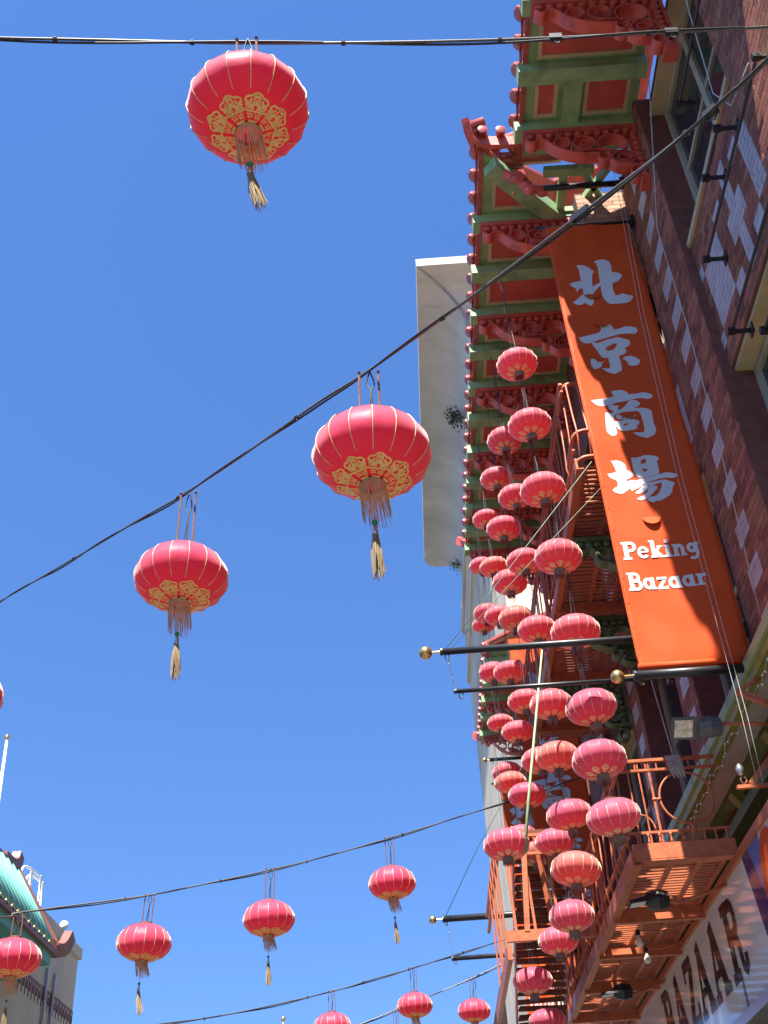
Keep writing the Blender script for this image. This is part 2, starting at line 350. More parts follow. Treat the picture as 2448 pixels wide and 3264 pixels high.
# the nearest 300 bricks are pieces of their own, the rest of each pier is one mesh
front = [t for t in all_bricks if t[5] < 9.0]
vis = sorted(front, key=lambda t: (abs(t[3][1] - 7.9) + abs(t[3][2] - 9.3) * 0.75))
own = set(id(t) for t in vis[:300])
joined = {}
for t in all_bricks:
    if id(t) in own:
        inst('brick', brick_mesh(t[2]), t[1], loc=t[3])
    else:
        joined.setdefault((t[1].name, t[2][2]), (t[1], MB()))[1].box(t[3][0], t[3][0] + .028, t[3][1] + .004, t[3][1] + t[2][0] - .004, t[3][2] + .004, t[3][2] + CH - .004)
for (pn, mat), (par, mb) in joined.items():
    o = stuff(mb.build('brickwork', mat, par)); o.location = (0, 0, 0)
# return wall of the pavilion behind the banner, sunlight painted into its paler bricks
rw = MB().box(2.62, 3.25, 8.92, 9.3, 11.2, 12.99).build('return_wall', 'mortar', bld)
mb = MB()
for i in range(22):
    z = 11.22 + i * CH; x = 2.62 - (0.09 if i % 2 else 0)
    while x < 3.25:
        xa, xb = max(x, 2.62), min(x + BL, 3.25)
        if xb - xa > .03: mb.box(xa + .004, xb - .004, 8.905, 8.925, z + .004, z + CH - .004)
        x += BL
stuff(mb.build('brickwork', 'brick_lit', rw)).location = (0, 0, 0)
# horizontal black rods bolted to the piers
for (y0, y1, z, lab) in ((5.2, 6.43, 11.06, 'black iron rod on brick wall, uppermost by the top window'), (5.87, 6.44, 9.90, 'short black iron rod on brick wall below the top window'), (4.9, 6.99, 9.42, 'long black iron rod crossing the white brick patches'), (4.6, 6.98, 8.46, 'black iron rod just above the cream lower window head'), (4.6, 6.40, 7.87, 'black iron rod at the right edge by the cream window head')):
    t = thing('wall_rod', (3.25, (y0 + y1) / 2, z), lab, 'rod', 'black rods on the brick wall')
    MB().tube([(3.12, y0, z), (3.12, y1, z)], 0.014, 8).build('rod', 'black_metal', t)
    for y in (y0 + .03, y1 - .02):
        m_ = MB().bar((3.10, y, z - .01), (3.31, y, z - .01), 0.03, 0.03).box(3.08, 3.15, y - .025, y + .025, z - .03, z + .022).box(3.285, 3.3, y - .05, y + .05, z - .06, z + .05)
        m_.build('mount', 'black_metal', t)

# ------------------------------------------------------------------ eaves
def ring_pts(cx, cz, r, n=20, a0=0, a1=360, sx=1.0):
    return [(cx + sx * r * math.cos(R(a0 + (a1 - a0) * i / n)), cz + r * math.sin(R(a0 + (a1 - a0) * i / n))) for i in range(n + 1)]
def spiral(cx, cz, r0, r1, a0, turns, n=26):
    return [(cx + (r0 + (r1 - r0) * i / n) * math.cos(R(a0 + 360 * turns * i / n)), cz + (r0 + (r1 - r0) * i / n) * math.sin(R(a0 + 360 * turns * i / n))) for i in range(n + 1)]
def smooth_path(p, n=8):
    out = []
    for i in range(len(p) - 1):
        a = p[max(i - 1, 0)]; b = p[i]; c = p[i + 1]; d = p[min(i + 2, len(p) - 1)]
        for k in range(n):
            t = k / n
            out.append(tuple(0.5 * (2 * b[j] + (c[j] - a[j]) * t + (2 * a[j] - 5 * b[j] + 4 * c[j] - d[j]) * t * t + (-a[j] + 3 * b[j] - 3 * c[j] + d[j]) * t ** 3) for j in range(len(b))))
    return out + [tuple(p[-1])]
def bracket_mesh(Lx, mat, leg=1.0):
    """pierced scroll bracket: x from the eave (0) to the wall (Lx), z down from the soffit"""
    b = MB(); y0, y1 = -0.075, 0.075
    b.box(0.0, Lx, -0.085, 0.085, -0.06, 0.0)
    n = int(Lx / 0.105)
    for i in range(n):
        x = 0.07 + i * (Lx - 0.12) / max(1, n - 1)
        b.lathe([(0.012, -0.085), (0.04, -0.075), (0.047, -0.02), (0.047, 0.02), (0.04, 0.075), (0.012, 0.085)], 10, (x, 0, -0.105), 'y')
    k = Lx / 1.4
    for (x, r) in ((0.44, 0.095), (0.70, 0.125), (1.03, 0.17)):
        b.band(ring_pts(x * k, -0.165 - r, r), y0, y1, 0.016)
    b.band(spiral(0.70 * k, -0.30, 0.09, 0.02, 200, 1.3), y0 * .9, y1 * .9, 0.014)
    b.band(smooth_path([(0.03, -0.08), (0.03, -0.17), (0.10, -0.22), (0.16, -0.16), (0.22, -0.17), (0.38, -0.36), (0.58, -0.47), (0.82, -0.50), (0.92, -0.47)]), y0, y1, 0.022)
    b.band(ring_pts(0.90 * k, -0.555, 0.065), y0, y1, 0.016)
    b.band(ring_pts(1.13 * k, -0.60, 0.105, sx=1.35), y0, y1, 0.016)
    b.band(ring_pts(1.13 * k, -0.60, 0.06, sx=1.4), y0 * .9, y1 * .9, 0.014)
    b.band(smooth_path([(0.93, -0.62), (1.02, -0.72), (1.18, -0.74), (1.25, -0.80)]), y0, y1, 0.02)
    b.band(ring_pts(1.24 * k, -0.86, 0.075), y0, y1, 0.018)
    b.band(smooth_path([(0.62, -0.44), (0.74, -0.43), (0.86, -0.43), (1.0, -0.47), (1.1, -0.5)]), y0, y1, 0.016)
    b.box(Lx - 0.035, Lx, y0, y1, -leg, -0.062)
    for i in range(int(leg / 0.105)):
        b.lathe([(0.012, -0.085), (0.04, -0.075), (0.047, -0.02), (0.047, 0.02), (0.04, 0.075), (0.012, 0.085)], 10, (Lx - 0.085, 0, -0.17 - i * 0.105 * 0.93), 'y')
    b.box(Lx - 0.15, Lx, -0.09, 0.09, -leg - 0.05, -leg)
    return b.mesh('bracket', mat, 'auto')
TILE = MB()
TILE.lathe([(0.02, -0.03), (0.06, -0.022), (0.086, 0.0), (0.088, 0.03), (0.08, 0.05), (0.08, 0.6)], 12, (0, 0, 0), 'x')
tile_me = TILE.mesh('tile', 'red_tile', 'auto')
pan_me = MB().band([(0.11 * math.sin(R(a)), 0.06 - 0.12 * math.cos(R(a))) for a in range(-75, 76, 15)], 0, 0.6, 0.014).mesh('pan_tile', 'red_tile', 'auto')
def sweep_flat(path, w, h, mat, name, parent):
    b = MB(); v = []; n = len(path); pts = [Vector(p) for p in path]
    for i in range(n):
        d = (pts[min(i + 1, n - 1)] - pts[max(i - 1, 0)]).normalized(); s = d.cross(Vector((0, 0, 1))).normalized(); t = s.cross(d)
        ww = w[i] if isinstance(w, list) else w; hh = h[i] if isinstance(h, list) else h
        v += [pts[i] + s * ww / 2 + t * hh / 2, pts[i] - s * ww / 2 + t * hh / 2, pts[i] - s * ww / 2 - t * hh / 2, pts[i] + s * ww / 2 - t * hh / 2]
    f = []
    for i in range(n - 1):
        for k in range(4): f.append((4 * i + k, 4 * i + (k + 1) % 4, 4 * i + 4 + (k + 1) % 4, 4 * i + 4 + k))
    f += [(0, 3, 2, 1), (4 * n - 4, 4 * n - 3, 4 * n - 2, 4 * n - 1)]
    b.add(v, f); return b.build(name, mat, parent, 'auto')
def eave_roof(beams, brackets, Xe, Xw, Zs, ya, yb, hip_near=None, hip_far=None, panels='one', label=None):
    """roof deck with coffered green soffit, outriggers, scroll brackets and barrel tiles"""
    d = MB()
    yn = ya if not hip_near else ya + 0.05
    deck = [(Xe + .02, yn, Zs + .17), (Xw + .4, yn, Zs + 1.0), (Xw + .4, yb, Zs + 1.0), (Xe + .02, yb, Zs + .17)]
    if hip_near: deck = [(Xe + .02, ya, Zs + .17), (hip_near[0], hip_near[1], Zs + .75), (Xw + .4, hip_near[1], Zs + 1.0), (Xw + .4, yb, Zs + 1.0), (Xe + .02, yb, Zs + .17)]
    n = len(deck); d.add(deck + [(p[0], p[1], p[2] + .06) for p in deck], [tuple(range(n - 1, -1, -1)), tuple(range(n, 2 * n))] + [(i, (i + 1) % n, n + (i + 1) % n, n + i) for i in range(n)])
    roof = d.build('roof', 'red_tile', bld)
    if label: roof['label'] = label
    def sub(mb, name, mat, smooth=False):
        o = mb.build(name, mat, roof, smooth); o.location = (0, 0, 0); return o
    # soffit board
    if hip_near: poly = [(Xe + .04, ya), (hip_near[0], hip_near[1]), (Xw, hip_near[1]), (Xw, yb), (Xe + .04, yb)]
    else: poly = [(Xe + .04, ya), (Xw, ya), (Xw, yb), (Xe + .04, yb)]
    n = len(poly); sub(MB().add([(x, y, Zs) for x, y in poly] + [(x, y, Zs + .05) for x, y in poly], [tuple(range(n - 1, -1, -1)) if False else tuple(range(n)), tuple(range(2 * n - 1, n - 1, -1))] + [(i, n + i, n + (i + 1) % n, (i + 1) % n) for i in range(n)]), 'soffit', 'green_paint')
    BW, BD = 0.19, 0.17
    for y in beams:
        sub(MB().box(Xe - .07, Xw + .01, y - BW / 2, y + BW / 2, Zs - BD, Zs - .002), 'beam', 'green_paint')
    bs = sorted(beams)
    edges = [ya] + bs + [yb]
    for i in range(len(edges) - 1):
        y0 = edges[i] + (BW / 2 if i > 0 else 0); y1 = edges[i + 1] - (BW / 2 if i < len(edges) - 2 else 0)
        if y1 - y0 < 0.06: continue
        sub(MB().box(Xe - .01, Xe + .05, y0, y1, Zs - .035, Zs + .16), 'fascia', 'red_tile')
        if y1 - y0 < 0.3: continue
        if panels == 'two' and i % 2 == 1 or panels == 'both':
            xm = Xe + (Xw - Xe) * 0.42
            sub(MB().box(xm - .1, xm + .1, y0, y1, Zs - .12, Zs - .002), 'cross_beam', 'green_paint')
            spans = [(Xe + .2, xm - .2), (xm + .2, Xw - .16)]
        else: spans = [(Xe + .2, Xw - .16)]
        for (xa, xb) in spans:
            ia, ib = y0 + .09, y1 - .09
            if hip_near and i == 0:      # three-cornered panel between hip and eave
                tri = [(Xe + .22, ya + .42), (Xe + .22, y1 - .1), (Xe + .56, y1 - .1)]; tro = [(Xe + .175, ya + .32), (Xe + .175, y1 - .055), (Xe + .665, y1 - .055)]
                sub(MB().add([(x, y, Zs - .012) for x, y in tri] + [(x, y, Zs - .001) for x, y in tri], [(0, 1, 2), (5, 4, 3), (0, 3, 4, 1), (1, 4, 5, 2), (2, 5, 3, 0)]), 'panel', 'red_panel')
                sub(MB().add([(x, y, Zs - .03) for x, y in tri + tro], [(0, 3, 4, 1), (1, 4, 5, 2), (2, 5, 3, 0)]).add([(x, y, zz) for zz in (Zs - .03, Zs - .0015) for x, y in tro], [(0, 3, 4, 1), (1, 4, 5, 2), (2, 5, 3, 0)]).add([(x, y, zz) for zz in (Zs - .03, Zs - .0015) for x, y in tri], [(0, 1, 4, 3), (1, 2, 5, 4), (2, 0, 3, 5)]), 'moulding', 'cream')
                continue
            sub(MB().box(xa, xb, ia, ib, Zs - .012, Zs - .001), 'panel', 'red_panel')
            mo = MB()
            for (w, h) in ((0.045, 0.03), (0.022, 0.045)):
                o_ = w - .045
                mo.box(xa - .045 - o_ * 0, xa - .045 + w, ia - .045, ib + .045, Zs - h, Zs - .0015); mo.box(xb + .045 - w, xb + .045, ia - .045, ib + .045, Zs - h, Zs - .0015)
                mo.box(xa - .045 + w, xb + .045 - w, ia - .045, ia - .045 + w, Zs - h + .001, Zs - .002); mo.box(xa - .045 + w, xb + .045 - w, ib + .045 - w, ib + .045, Zs - h + .001, Zs - .002)
                break
            sub(mo, 'moulding', 'cream')
    slope = math.atan2(0.83, Xw - Xe + .4)
    y = ya + .1; k = 0
    while y < yb:
        o = inst('tile', tile_me, roof, loc=(Xe - .065, y, Zs + .15), rot=(0, -slope, 0))
        o = inst('pan_tile', pan_me, roof, loc=(Xe - .03, y + .17, Zs + .165), rot=(0, -slope, R(-90)))
        y += 0.34; k += 1
    bm = bracket_mesh(Xw - Xe - .02, 'red_paint')
    for yk in brackets: inst('bracket', bm, roof, loc=(Xe + .02, yk, Zs - BD - .002))
    # upturned corners
    def corner(yc, s):
        base = Vector((Xe, yc, Zs + .16))
        path = smooth_path([(Xe + .55, yc + s * .55, Zs + .30), (Xe + .25, yc + s * .25, Zs + .20), (Xe + .0, yc, Zs + .18), (Xe - .09, yc - s * .13, Zs + .25), (Xe - .13, yc - s * .22, Zs + .38)], 6)
        sweep_flat(path, [0.16 - 0.07 * i / (len(path) - 1) for i in range(len(path))], [0.2 - 0.08 * i / (len(path) - 1) for i in range(len(path))], 'red_paint', 'ridge_horn', roof).location = (0, 0, 0)
        path2 = smooth_path([(Xe + .7, yc - s * .05, Zs + .10), (Xe + .3, yc - s * .06, Zs + .10), (Xe + .06, yc - s * .07, Zs + .13), (Xe - .06, yc - s * .13, Zs + .20), (Xe - .10, yc - s * .20, Zs + .32)], 6)
        if s > 0: sweep_flat(path2, 0.06, 0.17, 'red_paint', 'return_fascia', roof).location = (0, 0, 0)
        for i in range(4):
            t = i / 4
            inst('tile', tile_me, roof, loc=(Xe - .075 - .012 * i, yc - s * (.0 + .06 * i), Zs + .15 + .014 * i * i), rot=(0, -slope, R(0)), scale=(0.35, 0.8, 0.8))
        for i in range(3): inst('tile', tile_me, roof, loc=(Xe + .5 - .22 * i, yc - s * (.16 + .02 * i), Zs + .2), rot=(0, -slope * .3, R(90 * s)), scale=(0.25, 0.7, 0.7))
    if hip_near:
        corner(ya, 1)
        a = Vector((Xe + .12, ya + .12, Zs - .10)); c = Vector((hip_near[0], hip_near[1], Zs - .10))
        sub(MB().bar(a, c, 0.2, 0.19), 'hip_beam', 'green_paint')
        # carved pendant at the hip end
        p = MB(); q = Vector((Xe + .42, ya + .18, Zs - .30))
        for i in range(9):
            t = i / 8; p.ball((q.x + .30 * t, q.y + .10 * t, q.z - .22 * t + .05 * math.sin(t * 9)), 0.075 - .03 * abs(t - .4), 9, (1.2, .8, 1 + .4 * math.sin(i * 2.1)))
        p.band([(q.x - .12, q.z + .12), (q.x - .05, q.z + .02), (q.x + .05, q.z + .05), (q.x + .1, q.z - .05)], q.y - .05, q.y + .06, .05)
        sub(p, 'carved_pendant', 'red_paint', 'auto')
        # open framing in the near triangle of the hip
        for (x0, y0, x1, y1, w) in ((2.2, ya + .30, Xw, ya + .30, .11), (2.45, ya + .30, 2.45, hip_near[1], .1), (2.62, ya + .2, 3.1, hip_near[1] - .1, .07), (3.05, ya + .2, 2.62, hip_near[1] - .1, .07), (2.2, hip_near[1] - .12, Xw, hip_near[1] - .12, .12)):
            sub(MB().bar((x0, y0, Zs - .06 + .004 * w * 10), (x1, y1, Zs - .06 + .004 * w * 10), w, .09), 'rafter', 'green_paint')
    if hip_far: corner(hip_far, -1)
    return roof
ZS = 13.0
eave_roof([3.92, 4.72, 5.52, 6.325, 7.155, 7.91], [4.72, 6.325, 7.91], 1.87, 3.25, ZS, 3.4, 8.3, panels='two', label='near length of eave with paired red panels and scroll brackets')
B2 = [9.22, 10.06, 10.84, 11.55, 12.32, 13.04, 13.84, 14.63, 15.38, 16.04, 16.62]
eave_roof(B2, [9.22, 10.84, 12.32, 13.84, 15.38, 16.62], 1.40, 2.82, ZS, 8.22, 16.75, hip_near=(2.50, 9.28), hip_far=16.75, label='long middle eave with upturned corner behind the hanging lanterns')
eave_roof([20.98, 21.88, 22.78, 23.6, 24.55], [20.98, 22.78, 24.55], 1.87, 3.25, ZS, 20.6, 25.3, hip_far=25.3, label='far eave seen past the lantern columns')
MB().box(2.82, 3.25, 9.32, 16.7, 11.3, 13.0).build('frieze', 'brick_side', bld)
# ground-floor canopy with green fascia
MB().box(3.0, 3.9, 3.0, 26.0, 6.0, 6.10).build('canopy', 'green_paint', bld)
MB().box(3.03, 3.12, 3.0, 26.0, 5.90, 5.998).build('canopy_moulding', 'green_olive', bld)
MB().box(3.14, 3.36, 3.0, 26.0, 5.93, 5.999).build('canopy_moulding', 'concrete', bld)
for i in range(14):
    y = 5.2 + i * 1.5
    MB().bar((3.40, y, 5.90), (3.62, y, 5.55), 0.16, 0.1).build('canopy_strut', 'green_olive', bld)
MB().box(3.58, 3.599, 3.0, 26.0, 4.9, 5.93).build('transom_wall', 'green_dark', bld)
MB().box(3.37, 3.58, 3.0, 26.0, 5.55, 5.66).build('canopy_moulding', 'green_dark', bld)
MB().box(3.5, 3.599, 3.0, 26.0, 0.4, 3.7).build('shopfront', 'shop_glass', bld)
for i in range(10): MB().box(3.3, 3.5, 3.2 + i * 2.4, 3.45 + i * 2.4, 0.13, 3.72).build('shop_pier', 'cream', bld)
# string of little bulbs along the canopy edge
sl = thing('string_lights', (3.05, 9.0, 5.85), 'thin string of small clear bulbs under the green canopy', 'string lights')
b = MB(); pts = []
for i in range(60):
    y = 7.6 + i * .12; pts.append((3.02 + .02 * math.sin(i), y, 5.82 - .035 * (i % 2) + .02 * math.sin(i * .8)))
b.tube(pts, .003, 5).build('wire', 'wire_white', sl)
bm_ = MB().ball((0, 0, 0), .011, 8).mesh('bulb', 'bulb', True)
for p in pts: inst('bulb', bm_, sl, loc=Vector(p) - Vector((3.05, 9.0, 5.85)) + Vector((0, 0, -.012)))

# ------------------------------------------------------------------ lettering (slab-serif strokes)
def arc(cx, cy, rx, ry, a0, a1, n=12): return [(cx + rx * math.cos(R(a0 + (a1 - a0) * i / n)), cy + ry * math.sin(R(a0 + (a1 - a0) * i / n))) for i in range(n + 1)]
GLY = {
 'P': (.90, [([(.28, 0), (.28, 1)], .22), ([(.04, .06), (.56, .06)], .13), ([(.04, .94), (.4, .94)], .13), ([(.3, .91), (.58, .91)] + arc(.58, .70, .22, .21, 90, -90) + [(.3, .49)], .17)]),
 'e': (.74, [(arc(.37, .34, .26, .27, 5, 325, 18), .15), ([(.13, .36), (.66, .36)], .09)]),
 'k': (.84, [([(.25, 0), (.25, 1)], .2), ([(.04, .06), (.46, .06)], .12), ([(.04, .94), (.3, .94)], .12), ([(.3, .28), (.62, .58)], .13), ([(.48, .63), (.8, .63)], .1), ([(.4, .36), (.66, .07)], .18), ([(.54, .055), (.88, .055)], .11)]),
 'i': (.50, [([(.25, 0), (.25, .68)], .2), ([(.04, .055), (.46, .055)], .11), ([(.06, .63), (.3, .63)], .1), ([(.14, .89), (.36, .89)], .19)]),
 'n': (.84, [([(.22, 0), (.22, .68)], .19), ([(.03, .055), (.4, .055)], .11), ([(.04, .63), (.26, .63)], .1), ([(.26, .46), (.36, .57), (.48, .6), (.58, .55), (.62, .42), (.62, 0)], .18), ([(.48, .055), (.82, .055)], .11)]),
 'g': (.78, [(arc(.33, .40, .20, .20, 0, 360, 18), .17), ([(.58, .64), (.6, .4), (.6, .05), (.52, -.13), (.36, -.19), (.14, -.15)], .16), ([(.52, .63), (.76, .63)], .12)]),
 'B': (.92, [([(.28, 0), (.28, 1)], .22), ([(.04, .06), (.4, .06)], .13), ([(.04, .94), (.4, .94)], .13), ([(.3, .92), (.52, .92)] + arc(.52, .72, .2, .20, 90, -90) + [(.3, .52)], .16), ([(.3, .51), (.56, .51)] + arc(.56, .285, .23, .225, 90, -90) + [(.3, .07)], .16)]),
 'a': (.80, [(arc(.33, .34, .22, .25, 0, 360, 18), .17), ([(.58, .68), (.58, 0)], .18), ([(.5, .055), (.78, .055)], .11)]),
 'z': (.72, [([(.07, .61), (.66, .61)], .14), ([(.56, .56), (.16, .12)], .16), ([(.05, .07), (.68, .07)], .14), ([(.1, .5), (.1, .64)], .07), ([(.64, .04), (.64, .2)], .07)]),
 'r': (.68, [([(.24, 0), (.24, .68)], .19), ([(.03, .055), (.48, .055)], .11), ([(.05, .63), (.28, .63)], .1), ([(.28, .42), (.36, .54), (.46, .6)], .13), ([(.44, .58), (.62, .58)], .17)]),
 'A': (1.02, [([(.16, .04), (.47, .98)], .12), ([(.44, .99), (.84, .04)], .24), ([(.27, .33), (.68, .33)], .1), ([(.02, .06), (.36, .06)], .12), ([(.62, .06), (1.04, .06)], .12)]),
 'Z': (.86, [([(.08, .92), (.74, .92)], .16), ([(.66, .86), (.2, .14)], .22), ([(.08, .08), (.80, .08)], .16), ([(.12, .7), (.12, .98)], .09), ([(.76, .02), (.76, .3)], .09)]),
 'R': (1.02, [([(.28, 0), (.28, 1)], .22), ([(.04, .06), (.5, .06)], .13), ([(.04, .94), (.4, .94)], .13), ([(.3, .91), (.54, .91)] + arc(.54, .72, .2, .19, 90, -90) + [(.3, .53)], .15), ([(.5, .5), (.66, .42), (.70, .28), (.72, .1), (.82, .04), (.93, .1), (.94, .22)], .15)]),
}
def stroke_poly(pts, w):
    Lf, Rt = [], []
    n = len(pts); closed = (Vector(pts[0]) - Vector(pts[-1])).length < 1e-5
    for i in range(n):
        a = Vector(pts[i - 1] if i > 0 else (pts[-2] if closed else pts[0])); c = Vector(pts[i + 1] if i < n - 1 else (pts[1] if closed else pts[-1]))
        d = (c - a).normalized(); nn = Vector((-d.y, d.x)) * w / 2; p = Vector(pts[i])
        Lf.append(p + nn); Rt.append(p - nn)
    return Lf, Rt
def text_mesh(mb, s, height, width, mapf, z0=0.0015, dz=0.0005, italic=0.0, heavy=1.15):
    tot = sum(GLY[ch][0] for ch in s); kx = width / tot; x = 0; k = 0
    for ch in s:
        adv, st = GLY[ch]
        for pts, w in st:
            # stroke widths are kept true in the squeezed glyph by working in real units
            pp = [((x + px) * kx + italic * py * height, py * height) for px, py in pts]
            Lf, Rt = stroke_poly(pp, w * heavy * (kx + height) / 2)
            off = z0 + dz * (k % 9); k += 1
            v = [mapf(p.x, p.y, off) for p in Lf] + [mapf(p.x, p.y, off) for p in Rt]; n = len(Lf)
            mb.add(v, [(i, i + 1, n + i + 1, n + i) for i in range(n - 1)])
        x += adv
    return mb

# shop sign
sg = thing('shop_sign', (3.0, 13.0, 3.76), 'glossy white fascia sign with black slab letters BAZAAR', 'sign')
MB().box(3.0, 3.4, 7.0, 22.0, 3.76, 4.86).build('face', 'sign_white', sg)
MB().box(2.97, 3.42, 7.0, 22.0, 4.862, 4.935).build('top_trim', 'orange_paint', sg)
MB().box(2.96, 3.42, 7.0, 22.0, 3.66, 3.758).build('bottom_trim', 'steel', sg)
def sgmap(y_left): return lambda u, w, off: (3.0 - off - .001, y_left - u, 4.03 + w)
lw = {'B': 14.95, 'A': 14.22, 'Z': 13.42, 'A2': 12.80, 'A3': 12.05, 'R': 11.26}
for ch, y in (('B', 14.95), ('A', 14.26), ('Z', 13.46), ('A', 12.86), ('A', 12.12), ('R', 11.30)):
    text_mesh(MB(), ch, 0.72, 0.68 * GLY[ch][0], sgmap(y + .03)).build('letter', 'sign_black', sg)
def flat(mb, poly, off): return mb.add([(3.0 - off, y, z) for y, z in poly], [tuple(range(len(poly)))])
flat(MB(), [(10.10, 4.858), (9.93, 4.18), (9.80, 3.762), (9.5, 3.762), (9.62, 4.3), (9.86, 4.858)], .004).build('blue_stripe', 'sign_blue', sg)
flat(MB(), [(9.86, 4.858), (9.62, 4.3), (9.5, 3.762), (9.3, 3.762), (9.4, 4.4), (9.5, 4.858)], .005).build('light_blue_stripe', 'sign_blue_light', sg)
flat(MB(), [(9.30 + .34 * math.cos(R(a)), 4.42 + .42 * math.sin(R(a))) for a in range(0, 360, 12)], .008).build('orange_disc', 'sign_orange', sg)
flat(MB(), [(9.55 + .2 * math.cos(R(a)), 3.98 + .2 * math.sin(R(a))) for a in range(0, 360, 15)], .010).build('teal_disc', 'sign_teal', sg)
for i in range(4):
    flat(MB(), [(11.05 - i * .02, 3.765), (11.06 - i * .02, 3.765), (11.06 - i * .02, 4.02), (11.05 - i * .02, 4.02)], .003).build('pin_line', 'sign_blue', sg)
# ------------------------------------------------------------------ iron balconies
def balcony(name, label, Zf, X0, X1, Y0, Y1, H, beams, ring=True, curved=False, brackets=()):
    t = thing(name, ((X0 + X1) / 2, Y0, Zf), label, 'balcony', 'iron balconies on the facade')
    mat = 'orange_paint'
    sm = MB().box(0, X1 - X0 - .06, -.019, .019, -.008, .008).mesh('slat', mat)
    y = Y0 + .12; base = Vector(((X0 + X1) / 2, Y0, Zf))
    while y < Y1 - .05:
        inst('slat', sm, t, loc=Vector((X0 + .05, y, Zf + random.uniform(-.003, .003))) - base); y += .083
    for fx in (0.10, 0.42, 0.70, 0.94):
        x = X0 + (X1 - X0) * fx; MB().box(x - .025, x + .025, Y0 + .06, Y1, Zf - .035, Zf - .010).build('joist', mat, t)
    for yb in beams:
        b = MB().box(X0 + .02, X1, yb - .012, yb + .012, Zf - .17, Zf - .036).box(X0 + .02, X1, yb + .012, yb + .07, Zf - .17, Zf - .155).box(X0 + .02, X1, yb + .012, yb + .07, Zf - .052, Zf - .037)
        b.build('channel_beam', mat, t)
    MB().box(X0 - .012, X0 + .012, Y0 - .02, Y1, Zf - .13, Zf + .02).box(X0 + .012, X0 + .07, Y0 - .02, Y1, Zf - .13, Zf - .115).build('edge_beam', mat, t)
    if not curved:
        MB().box(X0 + .015, X1, Y0 - .03, Y0 + .03, Zf - .07, Zf + .075).box(X0 + .015, X1, Y0 - .028, Y0 + .1, Zf - .088, Zf - .072).build('end_beam', mat, t)
        for z, r in ((H, .018), (H - .10, .014), (.185, .013)):
            MB().box(X0, X1, Y0 - r, Y0 + r, Zf + z - r * .8, Zf + z + r * .8).build('end_rail', mat, t)
        bal = MB().tube([(0, 0, .0), (0, 0, H - .1)], .009, 6).mesh('baluster', mat)
        for k in range(1, 4): inst('baluster', bal, t, loc=Vector((X0 + .105 * k, Y0, Zf + .07)) - base)
        st = MB().lathe([(.006, 0), (.016, .02), (.009, .04), (.009, .07), (.018, .085), (.006, .11)], 8).mesh('rail_stud', mat, True)
        sh = MB().tube([(0, 0, H - .1), (0, 0, H)], .009, 6).mesh('rail_spacer', mat)
        x = X0 + .08
        while x < X1:
            inst('rail_stud', st, t, loc=Vector((x, Y0 - .005, Zf + .076)) - base); inst('rail_spacer', sh, t, loc=Vector((x, Y0, Zf)) - base); x += .105
        if ring:
            cx, cz, rr = X0 + .62, Zf + .505, .255
            MB().tube([(cx + rr * math.cos(R(a)), Y0, cz + rr * math.sin(R(a))) for a in range(0, 361, 12)], .011, 8).build('ring', mat, t, True)
            px = X0 + .31
            MB().tube([(px, Y0, Zf + .18), (px, Y0, Zf + H - .1)], .011, 6).build('post', mat, t)
            MB().lathe([(.006, -.045), (.022, -.03), (.010, 0), (.022, .03), (.006, .045)], 10, (px + .025, Y0, cz), 'x').build('knuckle', mat, t, True)
            for z in (cz + rr + .035, cz - rr - .045): MB().lathe([(.01, -.05), (.026, -.03), (.03, 0), (.026, .03), (.01, .05)], 10, (cx, Y0, z)).build('knuckle', mat, t, True)
            MB().tube([(X0 + .15 + .12 * math.cos(R(a)), Y0, Zf + .19 + .17 * math.sin(R(a))) for a in range(0, 181, 15)], .009, 6).build('arch', mat, t, True)
    else:
        # bellied end panels with flat hoops
        for (ya, zb, zt, bul) in ((Y0, Zf + .05, Zf + H, .10),):
            for k in range(9):
                x = X0 + .06 + k * (X1 - X0 - .1) / 8
                MB().tube(smooth_path([(x, ya, zb), (x, ya - bul * .9, zb + .25), (x, ya - bul * .4, zb + .6), (x, ya, zt)], 5), .012, 6).build('baluster', mat, t, True)
            for z, o_ in ((zb, 0), (zt, 0), (zb + .3, -bul * .9)):
                MB().tube(smooth_path([(X1, ya + o_, z), (X0 + .3, ya + o_, z), (X0 + .06, ya + o_ + .02, z - .02), (X0, ya + o_ + .12, z - .10), (X0, ya + .4, z - .12)], 6), .028, 8).build('end_rail', mat, t, True)
    # outer rail along the street
    for z, w in ((H, .022), (H - .11, .016), (.16, .016)):
        MB().box(X0 - w, X0 + w, Y0, Y1, Zf + z - w * .7, Zf + z + w * .7).build('outer_rail', mat, t)
    bal = MB().tube([(0, 0, 0), (-.03, 0, .2), (-.015, 0, .45), (0, 0, H)], [.011, .012, .010, .010], 6).mesh('outer_baluster', mat, True)
    y = Y0 + .1; k = 0
    while y < Y1:
        inst('outer_baluster', bal, t, loc=Vector((X0 + (.02 if k % 3 == 0 else 0), y, Zf)) - base); y += .30; k += 1
    for y in [Y0 + i * (Y1 - Y0) / 4 for i in range(1, 5)]:
        MB().box(X0 - .025, X0 + .025, y - .025, y + .025, Zf - .12, Zf + H + .03).build('newel', mat, t)
    if brackets:
        bm = bracket_mesh(X1 - X0 - .05, 'green_dark', 0.7)
        for yk in brackets: inst('bracket', bm, t, loc=Vector((X0 + .05, yk, Zf - .18)) - base)
    return t
balcony('iron_balcony', 'orange painted slatted iron balcony directly above the shop sign', 5.0, 2.03, 3.0, 10.2, 18.2, 0.90, [11.85, 13.25, 14.9, 16.6, 18.1])
balcony('iron_balcony', 'orange iron balcony with bellied end rail beside the banner', 9.1, 2.08, 3.19, 9.45, 16.6, 1.15, [10.9, 12.4, 14.33, 16.0], curved=True, brackets=(10.75, 12.6, 14.4))
